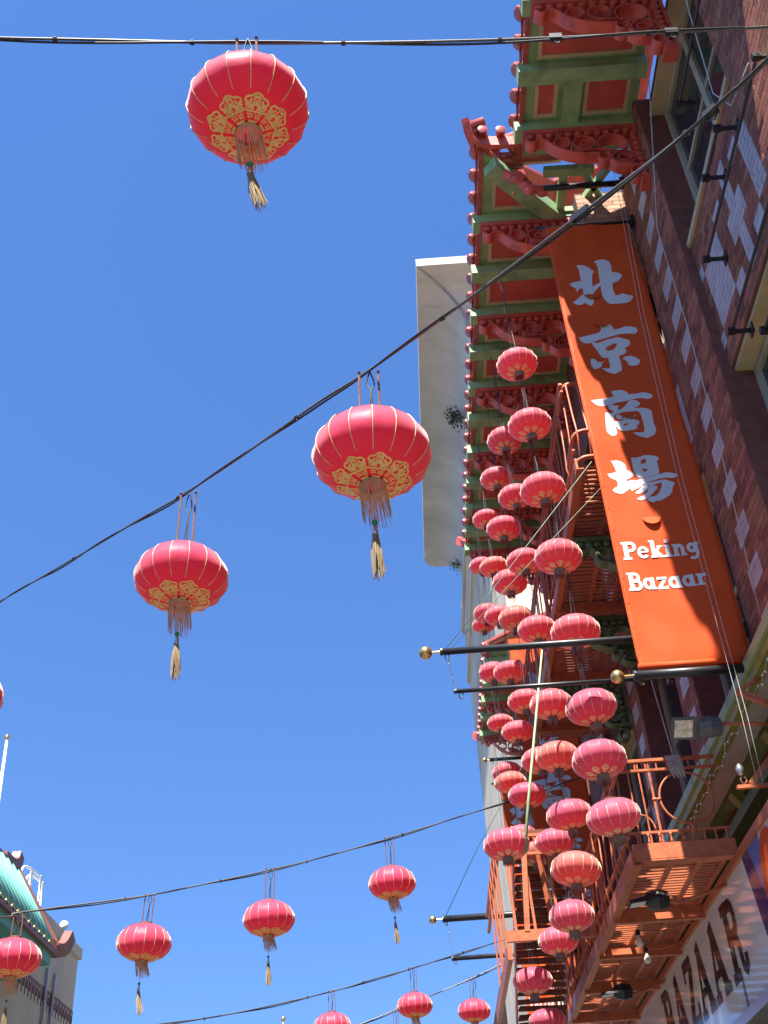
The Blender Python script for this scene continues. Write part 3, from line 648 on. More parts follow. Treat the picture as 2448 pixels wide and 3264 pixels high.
# outboard landing with a folded stair
fe = thing('fire_escape_stair', (1.5, 14.5, 5.0), 'orange fire escape stair with brown treads hanging outside the lower balcony', 'fire escape')
MB().box(1.0, 2.02, 12.97, 13.03, 5.02, 5.14).build('end_beam', 'orange_paint', fe)
MB().box(.985, 1.04, 12.95, 16.2, 4.82, 4.98).build('edge_beam', 'orange_paint', fe)
for k in range(5): MB().tube([(1.0 + .02 * math.sin(k * 3), 13.1 + k * .42, 4.95), (1.0 - .02, 13.1 + k * .42, 6.25)], .012, 6).build('rail_rod', 'orange_paint', fe)
for z in (6.22, 6.0): MB().box(1.0 - .02, 1.0 + .02, 13.0, 16.2, z, z + .04).build('rail', 'orange_paint', fe)
for z in (6.22, 6.0): MB().box(1.03, 2.0, 13.0 - .015, 13.0 + .015, z + .002, z + .035).build('rail', 'orange_paint', fe)
for x in (1.12, 1.34, 1.62, 1.86): MB().bar((x, 13.0, 5.1), (x - .03, 13.0, 6.2), .02, .03).build('rail_bar', 'orange_paint', fe)
MB().bar((1.24, 12.985, 5.12), (1.34, 12.985, 6.3), .045, .06).build('brace', 'orange_paint', fe)
tr = MB().box(-.31, .31, -.12, .12, -.012, .012).box(-.31, .31, -.12, -.1, -.05, -.012).mesh('tread', 'tread_brown')
for k in range(24):
    inst('tread', tr, fe, loc=(1.57 - 1.5 + random.uniform(-.015, .015), 13.4 + k * .115 - 14.5, 6.40 - k * .072 - 5.0), rot=(R(random.uniform(-4, 4)), R(random.uniform(-2, 2)), R(random.uniform(-3, 3))))
for x in (1.24, 1.90): MB().bar((x, 13.3, 6.42), (x, 16.1, 4.75), .02, .16).build('stringer', 'orange_paint', fe)
MB().bar((1.5, 13.2, 6.3), (1.62, 13.4, 4.98), .05, .07).build('brace', 'orange_paint', fe)

gp = thing('green_pole', (1.19, 10.6, 5.25), 'thin pale green pole slanting among the hanging lanterns', 'pole')
MB().tube([(1.56, 10.6, 7.42), (1.19, 10.6, 5.74), (1.085, 10.6, 5.21)], [.010, .015, .017], 8).build('pole', 'green_paint', gp, True)

# ------------------------------------------------------------------ tall concrete building behind
tw = thing('concrete_building', (7.0, 35.0, 0.0), 'tall pale concrete building with deep curved cornice behind the eaves', 'building')
WX, WY0, WY1, ZB, ZT = 3.1, 26.34, 44.6, 28.7, 30.0
MB().box(WX, 14.0, WY0, WY1, 0.0, ZB).build('wall', 'concrete_beige', tw)
b = MB(); n = 14; prof = []
for i in range(n + 1):
    t = i / n; a = t * math.pi / 2          # concave cove: vertical at the wall, level at the lip
    prof.append((1.62 * (1 - math.cos(a)), (ZT - ZB) * math.sin(a)))
prof.append((1.62, ZT - ZB + .34)); prof.append((1.0, ZT - ZB + .36))
v = []; f = []; rings = []
rr = 0.7
for (o_, h) in prof:
    z = ZB + h; x = WX - o_; yn = WY0 - o_; yf = WY1 + o_ * .2 - 1.9
    ring = [(14.0, yn, z), (x, yn, z)] + [(x, yf - rr, z)] + [(x + rr * (1 - math.cos(R(a))), yf - rr + rr * math.sin(R(a)), z) for a in range(15, 91, 15)] + [(14.0, yf, z)]
    rings.append(len(v)); v += ring; m_ = len(ring)
for i in range(len(prof) - 1):
    for k in range(m_ - 1): f.append((rings[i] + k, rings[i] + k + 1, rings[i + 1] + k + 1, rings[i + 1] + k))
co = b.add(v, f).build('cornice', 'concrete', tw, 'auto')
MB().tube([(WX - o_ + .01, WY0 - o_ + .01, ZB + h - .012) for (o_, h) in prof[:-2]], [.075 - .045 * i / n for i in range(n + 1)], 6).build('mitre_seam', 'seam', tw, True)  # dark strip added so the mitre crease reads as shaded
MB().box(WX - .95, 14.0, WY0 - .95, WY1 - 2.2, ZT + .35, ZT + .5).build('coping', 'concrete', tw)
for i in range(7):
    for j in range(4, 8):
        y0 = 28.2 + i * 2.3; z0 = 12.2 + j * 2.0
        fr = MB().box(WX - .022, WX + .02, y0 - .18, y0, z0, z0 + 2.0).box(WX - .022, WX + .02, y0, y0 + 2.12, z0, z0 + .28)
        fr.build('wall_panel', 'concrete_beige', tw)
for z0 in (24.6, 27.2): MB().box(WX - .12, WX + .02, WY0, WY1 - .1, z0, z0 + .25).build('string_course', 'concrete_beige', tw)
def shrub(loc, size, n, label):
    t = thing('ledge_shrub', loc, label, 'plant', 'shrubs rooted in the cornice')
    b = MB()
    for k in range(n):
        u = random.random() ** .6; a = random.uniform(0, 2 * math.pi); el_ = random.uniform(-1, 1)
        cl = random.choice([(0, .5, .4), (-.2, -.1, 0), (-.35, -.6, -.3), (.0, .2, .9), (-.1, -.9, -.8)])
        p = Vector((cl[0] + .35 * u * math.cos(a), cl[1] + .5 * u * math.sin(a), cl[2] + .4 * u * el_)) * size
        d = Vector((random.uniform(-1, 1), random.uniform(-1, 1), random.uniform(-1, 1))).normalized(); e = d.orthogonal().normalized(); s = size * random.uniform(.05, .10)
        b.add([p - d * s, p + e * s * .55, p + d * s, p - e * s * .55], [(0, 1, 2, 3)])
    o = stuff(inst('foliage', b.mesh('foliage', 'leaf'), t, loc=(0, 0, 0)))
    st = MB()
    for cl in ((0, .5, .4), (-.2, -.1, 0), (-.35, -.6, -.3), (0, .2, .9), (-.1, -.9, -.8)): st.tube([(.15 * size, 0, 0), Vector(cl) * size * .5 + Vector((0, 0, .05)), Vector(cl) * size], [.03, .02, .008], 5)
    inst('stem', st.mesh('stem', 'rust_rod'), t, loc=(0, 0, 0))
shrub((2.86, 31.3, 28.85), 0.85, 420, 'larger dark shrub hanging from the concrete cornice')
shrub((2.9, 41.4, 28.95), 0.6, 200, 'smaller dark shrub near the rounded end of the cornice')

# ------------------------------------------------------------------ buildings on the left and far away
lb = thing('stucco_building', (-11.0, 24.0, 0.0), 'grey stucco building with teal tiled pent roof at lower left', 'building')
MB().box(-16, -9.0, -22.0, 29.9, 0.0, 9.9).build('wall', 'stucco', lb)
MB().box(-9.25, -8.93, -22.0, 30.0, 9.78, 10.05).build('parapet', 'stucco', lb)
# pent roof
ye, yn_ = 24.75, 14.0
e0, e1 = (-8.0, 8.62), (-8.985, 10.22)
d = MB().add([(e0[0], yn_, e0[1]), (e0[0], ye, e0[1]), (e1[0], ye - .42, e1[1]), (e1[0], yn_, e1[1]), (e1[0], yn_, e0[1] - .05), (e1[0], ye, e0[1] - .05)], [(0, 1, 2, 3), (0, 4, 5, 1), (1, 5, 2), (0, 3, 4)])
rf = d.build('pent_roof', 'teal_dark', lb)
rib = MB(); Lr = math.hypot(e1[0] - e0[0], e1[1] - e0[1]); ang = math.atan2(e1[1] - e0[1], -(e1[0] - e0[0]))
rib.lathe([(.085, 0), (.085, Lr * .97)], 8, (0, 0, 0), 'x'); rib_me = rib.mesh('roof_rib', 'teal_tile', True)
endm = MB().lathe([(.07, -.03), (.07, .0)], 8, (0, 0, 0), 'x').mesh('rib_end', 'tan_tile_end')
y = ye - .55
while y > 17.0:
    o = inst('roof_rib', rib_me, rf, loc=(e0[0] + .03, y, e0[1] + .05), rot=(0, ang - math.pi, 0)); o = inst('rib_end', endm, rf, loc=(e0[0] + .07, y, e0[1] + .0)); y -= .36
MB().box(-8.03, -7.93, yn_, ye, 8.48, 8.60).build('eave_edge', 'brown_tile', rf)
MB().box(-8.55, -8.02, yn_, ye - .1, 8.25, 8.50).build('eave_board', 'teal_dark', rf)
MB().box(-8.98, -8.55, yn_, ye - .3, 7.95, 8.3).build('eave_board', 'teal_dark', rf)
MB().box(-9.08, -8.88, yn_, ye - .4, 10.16, 10.32).build('ridge', 'brown_tile', rf)
MB().bar((-8.95, ye - .42, 10.3), (-7.98, ye + .03, 8.68), .14, .16).build('verge', 'brown_tile', rf)
for pth, w in (([(-8.98, ye - 1.3, 10.28), (-8.98, ye - .75, 10.30), (-8.98, ye - .45, 10.42), (-8.98, ye - .33, 10.66)], .2), ([(-8.2, ye - .3, 8.72), (-8.0, ye + .1, 8.62), (-7.93, ye + .4, 8.74), (-7.90, ye + .68, 9.08)], .2)):
    sweep_flat(smooth_path(pth, 6), w, .28, 'brown_tile', 'roof_horn', rf)
# greek key frieze
key = MB()
for i in range(26):
    y = 23.6 + i * .245
    for (a0, a1, z0, z1) in ((0, .025, 8.05, 8.5), (0, .17, 8.475, 8.5), (.145, .17, 8.2, 8.5), (.07, .17, 8.2, 8.225), (.07, .095, 8.2, 8.36)):
        key.box(-9.001, -8.985, y + a0, y + a1, z0, z1)
key.build('key_frieze', 'brown_tile', lb)
for (y, z0) in ((27.4, 0.2), (28.0, 0.2)): MB().tube([(-8.95, y, z0), (-8.95, y, 8.95)], .035, 8).build('drain_pipe', 'steel', lb)
MB().bar((-8.95, 26.8, 7.5), (-8.95, 27.6, 7.5), .06, .06).build('pipe_arm', 'black_metal', lb)
MB().box(-9.004, -8.96, 26.3, 26.65, 9.0, 9.35).build('vent', 'black_metal', lb)
MB().box(-8.99, -8.9, 12.0, 29.88, 6.9, 7.05).build('string_course', 'stucco', lb)
for y in (14.5, 17.5, 20.5, 23.5, 26.5):
    w = MB().box(-8.99, -8.94, y, y + 1.4, 3.6, 5.9).build('window', 'window_frame', lb); MB().box(-8.95, -8.93, y + .1, y + 1.3, 3.7, 5.8).build('pane', 'glass', w)
lr = thing('roof_ladder_rail', (-9.2, 26.5, 10.0), 'white tubular roof ladder grab rails above the teal roof', 'ladder rail')
for k, (ya, yb, o_) in enumerate(((25.3, 26.75, 0), (25.95, 27.25, -.1))):
    MB().tube(smooth_path([(-9.2 + o_, ya, 9.7), (-9.2 + o_, ya + .02, 10.45), (-9.2 + o_, ya + .25, 10.80), (-9.2 + o_, yb - .15, 10.92), (-9.2 + o_, yb, 10.80), (-9.2 + o_, yb, 9.4)], 7), .028, 8).build('rail', 'white_paint', lr, True)
MB().tube([(-9.2, 26.05, 10.86), (-9.2, 25.95, 9.8)], .035, 8).build('stile', 'white_paint', lr)
MB().tube([(-9.3, 26.4, 10.86), (-9.3, 26.4, 9.8)], .02, 8).build('stile', 'white_paint', lr)
rl = thing('roof_lamp', (-8.9, 28.0, 10.05), 'small round white lamp on the parapet by the teal roof', 'lamp')
MB().tube([(-8.95, 28.0, 9.95), (-8.9, 28.0, 10.12)], .03, 8).build('stem', 'steel', rl); MB().lathe([(.03, 0), (.1, .02), (.11, .1), (.05, .14)], 12, (-8.88, 27.95, 10.12), 'y').build('head', 'white_paint', rl, True)
fp = thing('flagpole', (-15.75, 40.0, 10.0), 'white flagpole with small finial at the left edge', 'flagpole')
MB().tube([(-15.6, 40, 8), (-15.87, 40, 21.2)], [.13, .05], 10).build('pole', 'white_paint', fp, True); MB().ball((-15.88, 40, 21.3), .11, 10).build('finial', 'brass', fp, True)
fp = thing('flagpole', (-7.2, 60.0, 9.0), 'tiny distant flagpole tip at the bottom edge', 'flagpole')
MB().tube([(-7.17, 60, 6), (-7.17, 60, 14.3)], [.1, .05], 8).build('pole', 'white_paint', fp); MB().ball((-7.17, 60, 14.4), .13, 8).build('finial', 'brass', fp, True)
fb = thing('far_building', (6.0, 55.0, 0.0), 'distant building edge with brown tiled roof below the concrete building', 'building')
MB().box(3.9, 9, 47.5, 62, 0, 14.6).build('wall', 'concrete_beige', fb)
for z, o_ in ((14.6, .4), (12.9, .8)):
    MB().add([(3.9 - o_, 47.3, z - .9), (4.2, 47.3, z + .3), (4.2, 62, z + .3), (3.9 - o_, 62, z - .9), (4.2, 47.3, z - .9), (4.2, 62, z - .9)], [(0, 1, 2, 3), (0, 3, 5, 4), (0, 4, 1), (3, 2, 5)]).build('pent_roof', 'brown_tile', fb)
MB().tube([(3.3, 47.2, 4), (3.42, 47.2, 14.2)], .08, 8).build('drain_pipe', 'stucco', fb)

# ------------------------------------------------------------------ banners and poles
BRUSH=[
[([(0.266,5.287),(0.296,5.301),(0.336,5.297),(0.378,5.271),(0.408,5.246),(0.427,5.206),(0.451,5.186),(0.443,5.153),(0.424,5.126),(0.41,5.035),(0.399,4.936),(0.497,4.992),(0.488,4.939),(0.431,4.875),(0.398,4.829),(0.386,4.789),(0.38,4.708),(0.37,4.677),(0.351,4.643),(0.329,4.629),(0.299,4.648),(0.274,4.683),(0.233,4.659),(0.189,4.663),(0.142,4.696),(0.147,4.712),(0.218,4.77),(0.277,4.825),(0.284,4.919),(0.246,4.915),(0.224,4.88),(0.205,4.861),(0.207,4.919),(0.163,4.961),(0.142,5.004),(0.208,5.031),(0.239,5.046),(0.28,5.038),(0.284,5.115),(0.287,5.225)],[]),
([(0.481,5.337),(0.516,5.359),(0.567,5.371),(0.606,5.363),(0.647,5.337),(0.661,5.297),(0.664,5.236),(0.654,5.144),(0.713,5.125),(0.743,5.101),(0.76,5.069),(0.736,5.03),(0.698,4.98),(0.633,4.961),(0.624,4.929),(0.618,4.847),(0.623,4.765),(0.64,4.748),(0.673,4.75),(0.713,4.768),(0.761,4.738),(0.821,4.716),(0.805,4.677),(0.776,4.639),(0.733,4.619),(0.655,4.619),(0.588,4.618),(0.54,4.627),(0.509,4.671),(0.485,4.73),(0.483,4.812),(0.488,4.927),(0.497,5.076),(0.505,5.21),(0.504,5.288)],[])],
[([(0.364,4.342),(0.447,4.365),(0.478,4.35),(0.509,4.308),(0.523,4.268),(0.525,4.248),(0.598,4.259),(0.663,4.281),(0.73,4.259),(0.77,4.239),(0.776,4.188),(0.748,4.152),(0.658,4.167),(0.577,4.171),(0.503,4.154),(0.463,4.142),(0.348,4.108),(0.273,4.081),(0.233,4.066),(0.184,4.065),(0.144,4.086),(0.116,4.15),(0.196,4.169),(0.356,4.215),(0.377,4.244),(0.388,4.274)],[]),
([(0.25,4.068),(0.273,4.077),(0.31,4.06),(0.354,4.077),(0.412,4.101),(0.502,4.119),(0.532,4.132),(0.568,4.12),(0.617,4.092),(0.652,4.076),(0.668,4.034),(0.651,3.998),(0.593,3.962),(0.609,3.93),(0.597,3.897),(0.555,3.872),(0.513,3.864),(0.517,3.753),(0.512,3.665),(0.501,3.636),(0.449,3.612),(0.422,3.595),(0.394,3.603),(0.337,3.638),(0.296,3.689),(0.382,3.685),(0.391,3.721),(0.395,3.846),(0.351,3.843),(0.328,3.86),(0.307,3.9),(0.283,3.977),(0.255,4.033)],[[(0.38,3.979),(0.405,3.999),(0.482,4.037),(0.524,4.041),(0.516,4.015),(0.473,3.955),(0.406,3.943)]]),
([(0.198,3.825),(0.227,3.837),(0.246,3.824),(0.269,3.784),(0.303,3.781),(0.341,3.796),(0.31,3.758),(0.301,3.722),(0.272,3.692),(0.232,3.674),(0.207,3.683),(0.187,3.726),(0.189,3.77)],[]),
([(0.539,3.813),(0.57,3.84),(0.625,3.846),(0.67,3.827),(0.705,3.786),(0.721,3.755),(0.71,3.719),(0.684,3.692),(0.643,3.685),(0.594,3.708),(0.583,3.761),(0.568,3.799)],[])],
[([(0.336,3.346),(0.437,3.358),(0.471,3.344),(0.498,3.317),(0.515,3.285),(0.591,3.287),(0.666,3.299),(0.706,3.286),(0.743,3.265),(0.755,3.236),(0.737,3.21),(0.694,3.2),(0.64,3.219),(0.583,3.219),(0.503,3.204),(0.405,3.178),(0.373,3.178),(0.306,3.149),(0.251,3.13),(0.213,3.12),(0.158,3.129),(0.122,3.16),(0.094,3.208),(0.19,3.226),(0.347,3.264),(0.343,3.3)],[]),
([(0.21,3.013),(0.229,3.032),(0.264,3.012),(0.306,3.032),(0.362,3.057),(0.437,3.075),(0.532,3.086),(0.628,3.077),(0.676,3.059),(0.705,3.022),(0.694,2.914),(0.694,2.839),(0.706,2.798),(0.693,2.745),(0.668,2.708),(0.633,2.688),(0.589,2.668),(0.514,2.695),(0.474,2.726),(0.456,2.751),(0.524,2.748),(0.562,2.747),(0.577,2.763),(0.585,2.829),(0.586,2.91),(0.581,2.992),(0.564,3.035),(0.502,3.037),(0.437,3.019),(0.343,3.008),(0.294,2.978),(0.283,2.904),(0.288,2.843),(0.291,2.749),(0.275,2.717),(0.242,2.7),(0.213,2.71),(0.184,2.759),(0.187,2.832),(0.199,2.933)],[]),
([(0.267,3.132),(0.31,3.142),(0.343,3.125),(0.375,3.129),(0.359,3.082),(0.356,3.055),(0.315,3.024),(0.281,3.062),(0.261,3.084)],[]),
([(0.495,3.191),(0.523,3.202),(0.564,3.198),(0.599,3.163),(0.604,3.135),(0.583,3.109),(0.533,3.09),(0.456,3.062),(0.361,3.054),(0.408,3.084),(0.46,3.142)],[]),
([(0.31,2.97),(0.34,2.994),(0.371,2.991),(0.421,2.987),(0.385,2.956),(0.366,2.924),(0.343,2.923),(0.321,2.942)],[]),
([(0.43,3.006),(0.477,3.012),(0.516,2.998),(0.531,2.976),(0.513,2.958),(0.431,2.928),(0.394,2.921),(0.367,2.917),(0.412,2.967)],[]),
([(0.283,2.901),(0.365,2.904),(0.43,2.925),(0.487,2.926),(0.53,2.912),(0.55,2.886),(0.54,2.86),(0.509,2.829),(0.514,2.802),(0.485,2.785),(0.402,2.772),(0.35,2.769),(0.322,2.78),(0.302,2.808),(0.291,2.85)],[[(0.373,2.849),(0.388,2.861),(0.429,2.876),(0.42,2.855),(0.399,2.84),(0.376,2.836)]])],
[([(0.154,2.372),(0.222,2.376),(0.261,2.359),(0.288,2.329),(0.297,2.294),(0.292,2.257),(0.324,2.237),(0.351,2.211),(0.357,2.186),(0.337,2.165),(0.269,2.127),(0.268,2.106),(0.313,2.123),(0.361,2.122),(0.322,2.055),(0.288,2.015),(0.245,1.982),(0.203,1.953),(0.176,1.949),(0.128,1.973),(0.104,1.998),(0.132,2.026),(0.168,2.049),(0.174,2.095),(0.168,2.122),(0.108,2.155),(0.09,2.204),(0.14,2.216),(0.185,2.232),(0.182,2.277),(0.17,2.326)],[]),
([(0.369,2.408),(0.419,2.403),(0.476,2.419),(0.505,2.433),(0.558,2.43),(0.609,2.414),(0.642,2.393),(0.644,2.365),(0.619,2.347),(0.615,2.272),(0.612,2.191),(0.595,2.172),(0.476,2.149),(0.406,2.142),(0.384,2.164),(0.367,2.213),(0.363,2.274),(0.364,2.35)],[[(0.455,2.359),(0.502,2.389),(0.513,2.364),(0.508,2.33),(0.451,2.318)],[(0.454,2.266),(0.476,2.254),(0.506,2.248),(0.504,2.234),(0.462,2.211),(0.456,2.232)]]),
([(0.359,2.112),(0.404,2.128),(0.476,2.145),(0.591,2.167),(0.641,2.178),(0.67,2.189),(0.71,2.182),(0.759,2.161),(0.777,2.135),(0.759,2.113),(0.726,2.106),(0.655,2.119),(0.574,2.11),(0.491,2.087),(0.44,2.071),(0.36,2.092)],[]),
([(0.44,2.071),(0.516,2.081),(0.641,2.099),(0.692,2.069),(0.732,2.036),(0.707,2.001),(0.678,1.925),(0.649,1.888),(0.555,1.834),(0.513,1.834),(0.474,1.818),(0.441,1.834),(0.423,1.865),(0.457,1.888),(0.521,1.899),(0.555,1.935),(0.595,2.005),(0.609,2.063),(0.507,2.039),(0.443,2.031)],[]),
([(0.363,2.105),(0.44,2.071),(0.402,2.035),(0.343,2.0),(0.307,1.98),(0.288,1.989),(0.29,2.012),(0.32,2.049)],[]),
([(0.413,2.041),(0.47,2.036),(0.469,2.002),(0.419,1.961),(0.351,1.935),(0.327,1.946),(0.327,1.959),(0.361,1.985),(0.4,2.028)],[]),
([(0.507,2.039),(0.551,2.018),(0.554,1.995),(0.518,1.958),(0.452,1.889),(0.405,1.863),(0.362,1.854),(0.328,1.87),(0.334,1.886),(0.393,1.91),(0.451,1.964),(0.473,2.022)],[])],
]
def banner(name, label, Y, dx, dz):
    X0, ZB_, W, Hh = 2.11 + dx, 6.13 + dz, 1.0, 5.97
    t = thing(name, (X0 + W / 2, Y, ZB_), label, 'banner', 'orange cloth banners on the facade')
    def sy(u, w): return 0.018 * math.sin(w * 1.9 + u * 2.2) + 0.010 * math.sin(w * 4.3 - u * 5) * (0.4 + u * 0.5) + .03 * math.sin(u * math.pi) * math.sin(w * .55) + .006 * math.sin(u * 13 + w * 1.3) * max(0, 1 - w / 1.6) + .007 * math.sin(u * 17 - w * .8) * max(0, (w - 4.6) / 1.4) + .004 * math.sin(w * 11 + 4 * math.sin(u * 3))
    nx, nz = 26, 150; v = []; f = []
    for s in (0, 0.006):
        for j in range(nz + 1):
            for i in range(nx + 1):
                u = W * i / nx; w = Hh * j / nz; v.append((X0 + u, Y + sy(u, w) + s, ZB_ + w))
    k = (nx + 1) * (nz + 1)
    for j in range(nz):
        for i in range(nx):
            a = j * (nx + 1) + i; f.append((a, a + 1, a + nx + 2, a + nx + 1)); f.append((k + a, k + a + nx + 1, k + a + nx + 2, k + a + 1))
    for j in range(nz):
        a = j * (nx + 1); f.append((a, a + nx + 1, k + a + nx + 1, k + a)); a += nx; f.append((a, k + a, k + a + nx + 1, a + nx + 1))
    MB().add(v, f).build('cloth', 'banner', t, True)
    hem = MB()
    for x in (X0, X0 + W): hem.tube([(x, Y + sy(x - X0, Hh * j / 40) + .003, ZB_ + Hh * j / 40) for j in range(41)], .0045, 6)
    hem.build('side_hem', 'banner', t, True)
    MB().tube([(X0 - .01, Y, ZB_ + .01), (X0 + W + .01, Y, ZB_ + .01)], .032, 10).build('bottom_hem', 'banner', t, True)
    gm = MB().lathe([(.003, -.003), (.006, -.002), (.006, .0)], 8, (0, 0, 0), 'y').mesh('grommet', 'black_metal')
    for k in range(22): inst('grommet', gm, t, loc=(-W / 2 + .028, sy(.028, .15 + k * .268) - .002, .15 + k * .268))
    # brush characters
    import mathutils.geometry as mg
    for ci, polys in enumerate(BRUSH):
        b = MB()
        for n_, (pl, holes) in enumerate(polys):
            def nearest(h, lst): return min(range(len(lst)), key=lambda i: (Vector(lst[i]) - Vector(h)).length)
            loops = [[Vector((p[0], p[1], 0)) for p in pl]] + [[Vector((p[0], p[1], 0)) for p in h] for h in holes]
            tri = mg.tessellate_polygon(loops); flat_ = [p for lp in loops for p in lp]
            off = .0026 + .0004 * n_
            work = [(flat_[i], flat_[j], flat_[q]) for i, j, q in tri]; vv = []; ff = []
            while work:
                A, B_, C_ = work.pop()
                e = max(((A - B_).length, 0), ((B_ - C_).length, 1), ((C_ - A).length, 2))
                if e[0] > .055:
                    if e[1] == 0: mid_ = (A + B_) / 2; work += [(A, mid_, C_), (mid_, B_, C_)]
                    elif e[1] == 1: mid_ = (B_ + C_) / 2; work += [(A, B_, mid_), (A, mid_, C_)]
                    else: mid_ = (C_ + A) / 2; work += [(A, B_, mid_), (mid_, B_, C_)]
                else:
                    k_ = len(vv); vv += [(X0 + p.x, Y + sy(p.x, p.y - .03) - off, ZB_ + p.y - .03) for p in (A, B_, C_)]; ff.append((k_, k_ + 1, k_ + 2))
            b.add(vv, ff)
        b.build('character', 'banner_white', t)
    mp_ = lambda x0, z0: (lambda u, w, off: (X0 + x0 + u, Y + sy(x0 + u, z0 + w) - .0015 - off, ZB_ + z0 + w))
    text_mesh(MB(), 'Peking', .195, .735, mp_(.065, 1.155)).build('lettering', 'banner_white', t)
    text_mesh(MB(), 'Bazaar', .195, .745, mp_(.055, .812)).build('lettering', 'banner_white', t)
    # half-moon wind flaps cut in the cloth
    for (u, w) in ((.42, 1.62), (.40, 4.35), (.44, 3.0), (.37, 5.2 - .42)):
        fl = MB(); pts = [(-.09, 0)] + [(.09 * math.cos(R(a)), -.095 * math.sin(R(a)) * 1.0) for a in range(180, -1, -20)][1:-1] + [(.09, 0)]
        n_ = len(pts); vv = []
        for (du, dw) in pts: vv.append((X0 + u + du, Y + sy(u, w) - .005 - (.0 + .5 * abs(dw)) * .55, ZB_ + w + dw))
        fl.add(vv + [(p[0], p[1] + .004, p[2]) for p in vv], [tuple(range(n_)), tuple(range(2 * n_ - 1, n_ - 1, -1))]).build('wind_flap', 'banner', t)
    return t
banner('banner', 'nearest and largest orange banner lettered Peking Bazaar', 8.7, 0, 0)
banner('banner', 'second orange banner half hidden behind lanterns and fire escape', 18.0, -.06, -.35)
banner('banner', 'farthest orange banner, its Bazaar showing below the balcony', 24.0, -.02, -.33)
def pole(label, Y, xa, xb, z, r, ball=True, ballx=None, name='banner_pole'):
    t = thing(name, (xb, Y, z), label, 'pole', 'black poles carrying the banners')
    MB().tube([(xa, Y, z), (xb, Y, z)], r, 10).build('shaft', 'black_metal', t, True)
    MB().lathe([(r, -.012), (r * 1.12, -.008), (r * 1.12, .012), (r, .018)], 10, (xa + .01, Y, z), 'x').build('end_cap', 'black_metal', t)
    if ball:
        bx = ballx if ballx is not None else xa - .13
        MB().tube([(xa, Y, z), (bx, Y, z)], .011, 8).build('spindle', 'brass', t); MB().ball((bx, Y, z), .062, 16).build('ball', 'brass', t, True)
    for x in (xa + .06, xb - .12):
        MB().tube([(x + .02 * math.cos(R(a)), Y, z - r - .025 + .03 * math.sin(R(a))) for a in range(0, 361, 30)], .005, 5).build('eye_ring', 'black_metal', t, True)
    MB().box(xb - .02, xb + .03, Y - .05, Y + .05, z - .06, z + .06).build('wall_plate', 'black_metal', t)
    return t
pole('black pole with brass ball above the nearest banner', 8.7, 1.97, 3.17, 12.86, .04, True, 1.82)
pole('black bar along the top edge of the nearest banner', 8.72, 2.0, 3.17, 12.14, .018, False)
pole('black pole with brass ball under the nearest banner', 8.7, 2.04, 3.17, 6.06, .042, True, 1.90)
pole('long black pole with brass ball crossing the lantern columns', 8.9, .378, 3.17, 6.54, .032, True, .244)
pole('thin black bar slung below the long ball-ended pole', 8.9, .470, 2.40, 6.13, .020, False)
pole('distant black pole with brass ball out over the street', 18.0, .395, 3.17, 6.76, .05, True, .243)
pole('distant thin black bar slung under the far ball-ended pole', 18.0, .49, 3.17, 6.15, .035, False)
pole('small far black pole with brass ball topping the farthest banner', 24.0, 1.93, 3.17, 12.0, .04, True, 1.81)
pole('small far black bar just below the farthest ball-ended pole', 24.0, 1.9, 3.17, 11.42, .025, False)
def rope(name, label, pts, r, mat, group=None, n=5, cat='rope'):
    o = MB().tube(pts, r, n).build(name, mat, None, True); return tag(o, label, cat, group)
def chain(name, label, a, b, cat='chain'):
    a = Vector(a); b = Vector(b); n = max(3, int((b - a).length / .035)); m_ = MB()
    for i in range(n):
        c = a + (b - a) * ((i + .5) / n); m_.tube([(c.x + (.008 * math.cos(R(q)) if i % 2 else 0), c.y + (0 if i % 2 else .008 * math.cos(R(q))), c.z + .024 * math.sin(R(q))) for q in range(0, 361, 45)], .003, 4)
    return tag(m_.build(name, 'steel', None), label, cat, 'pole chains')
chain('pole_chain', 'short chain between the long ball-ended pole and its lower bar', (.445, 8.9, 6.48), (.48, 8.9, 6.15))
chain('pole_chain', 'short chain between the distant poles over the street', (.46, 18, 6.70), (.52, 18, 6.18))
rope('guy_rope', 'green rope slanting from the long pole end up to the banner', [(.445, 8.9, 6.58), (1.2, 8.8, 7.45), (2.08, 8.72, 8.5)], .004, 'rope_green', 'guy ropes')
rope('guy_rope', 'second thin rope slanting from the long pole to the facade', [(.49, 8.9, 6.58), (1.5, 8.95, 7.65), (3.2, 9.0, 9.4)], .0035, 'rope_green', 'guy ropes')
rope('guy_rope', 'thin rope from the distant pole tip up toward the balcony', [(.45, 18, 6.8), (1.0, 17, 7.5), (2.0, 15.5, 8.6)], .006, 'rope_green', 'guy ropes')
for dx, lab in ((0, 'left of two pale wires hanging down in front of the nearest banner'), (.045, 'right of two pale wires hanging down in front of the nearest banner')):
    rope('wire', lab, [(2.98 + dx, 8.2, 13.0), (2.84 + dx, 8.35, 10.2), (2.80 + dx, 8.45, 8.0), (2.78 + dx, 8.4, 5.45), (2.76 + dx, 8.4, 4.9)], .0028, 'wire_white', 'pale wires down the facade', 4, 'wire')
rope('wire', 'pale cable running down the brown brick pier', [(3.1, 6.3, 12.8), (3.12, 7.9, 11.0), (3.16, 8.0, 9.6), (3.17, 8.12, 8.3), (3.1, 8.2, 6.3)], .006, 'wire_white', 'pale wires down the facade', 5, 'wire')
rope('wire', 'pale cable looping at the upper right over white bricks', [(3.1, 5.3, 12.4), (3.12, 5.6, 11.3), (3.12, 5.75, 10.2), (3.12, 5.55, 9.7), (3.14, 5.1, 9.6)], .006, 'wire_white', 'pale wires down the facade', 5, 'wire')
ct = thing('coiled_rope', (2.58, 10.18, 5.9), 'bundle of pale rope tied on the balcony top rail', 'rope')
m_ = MB()
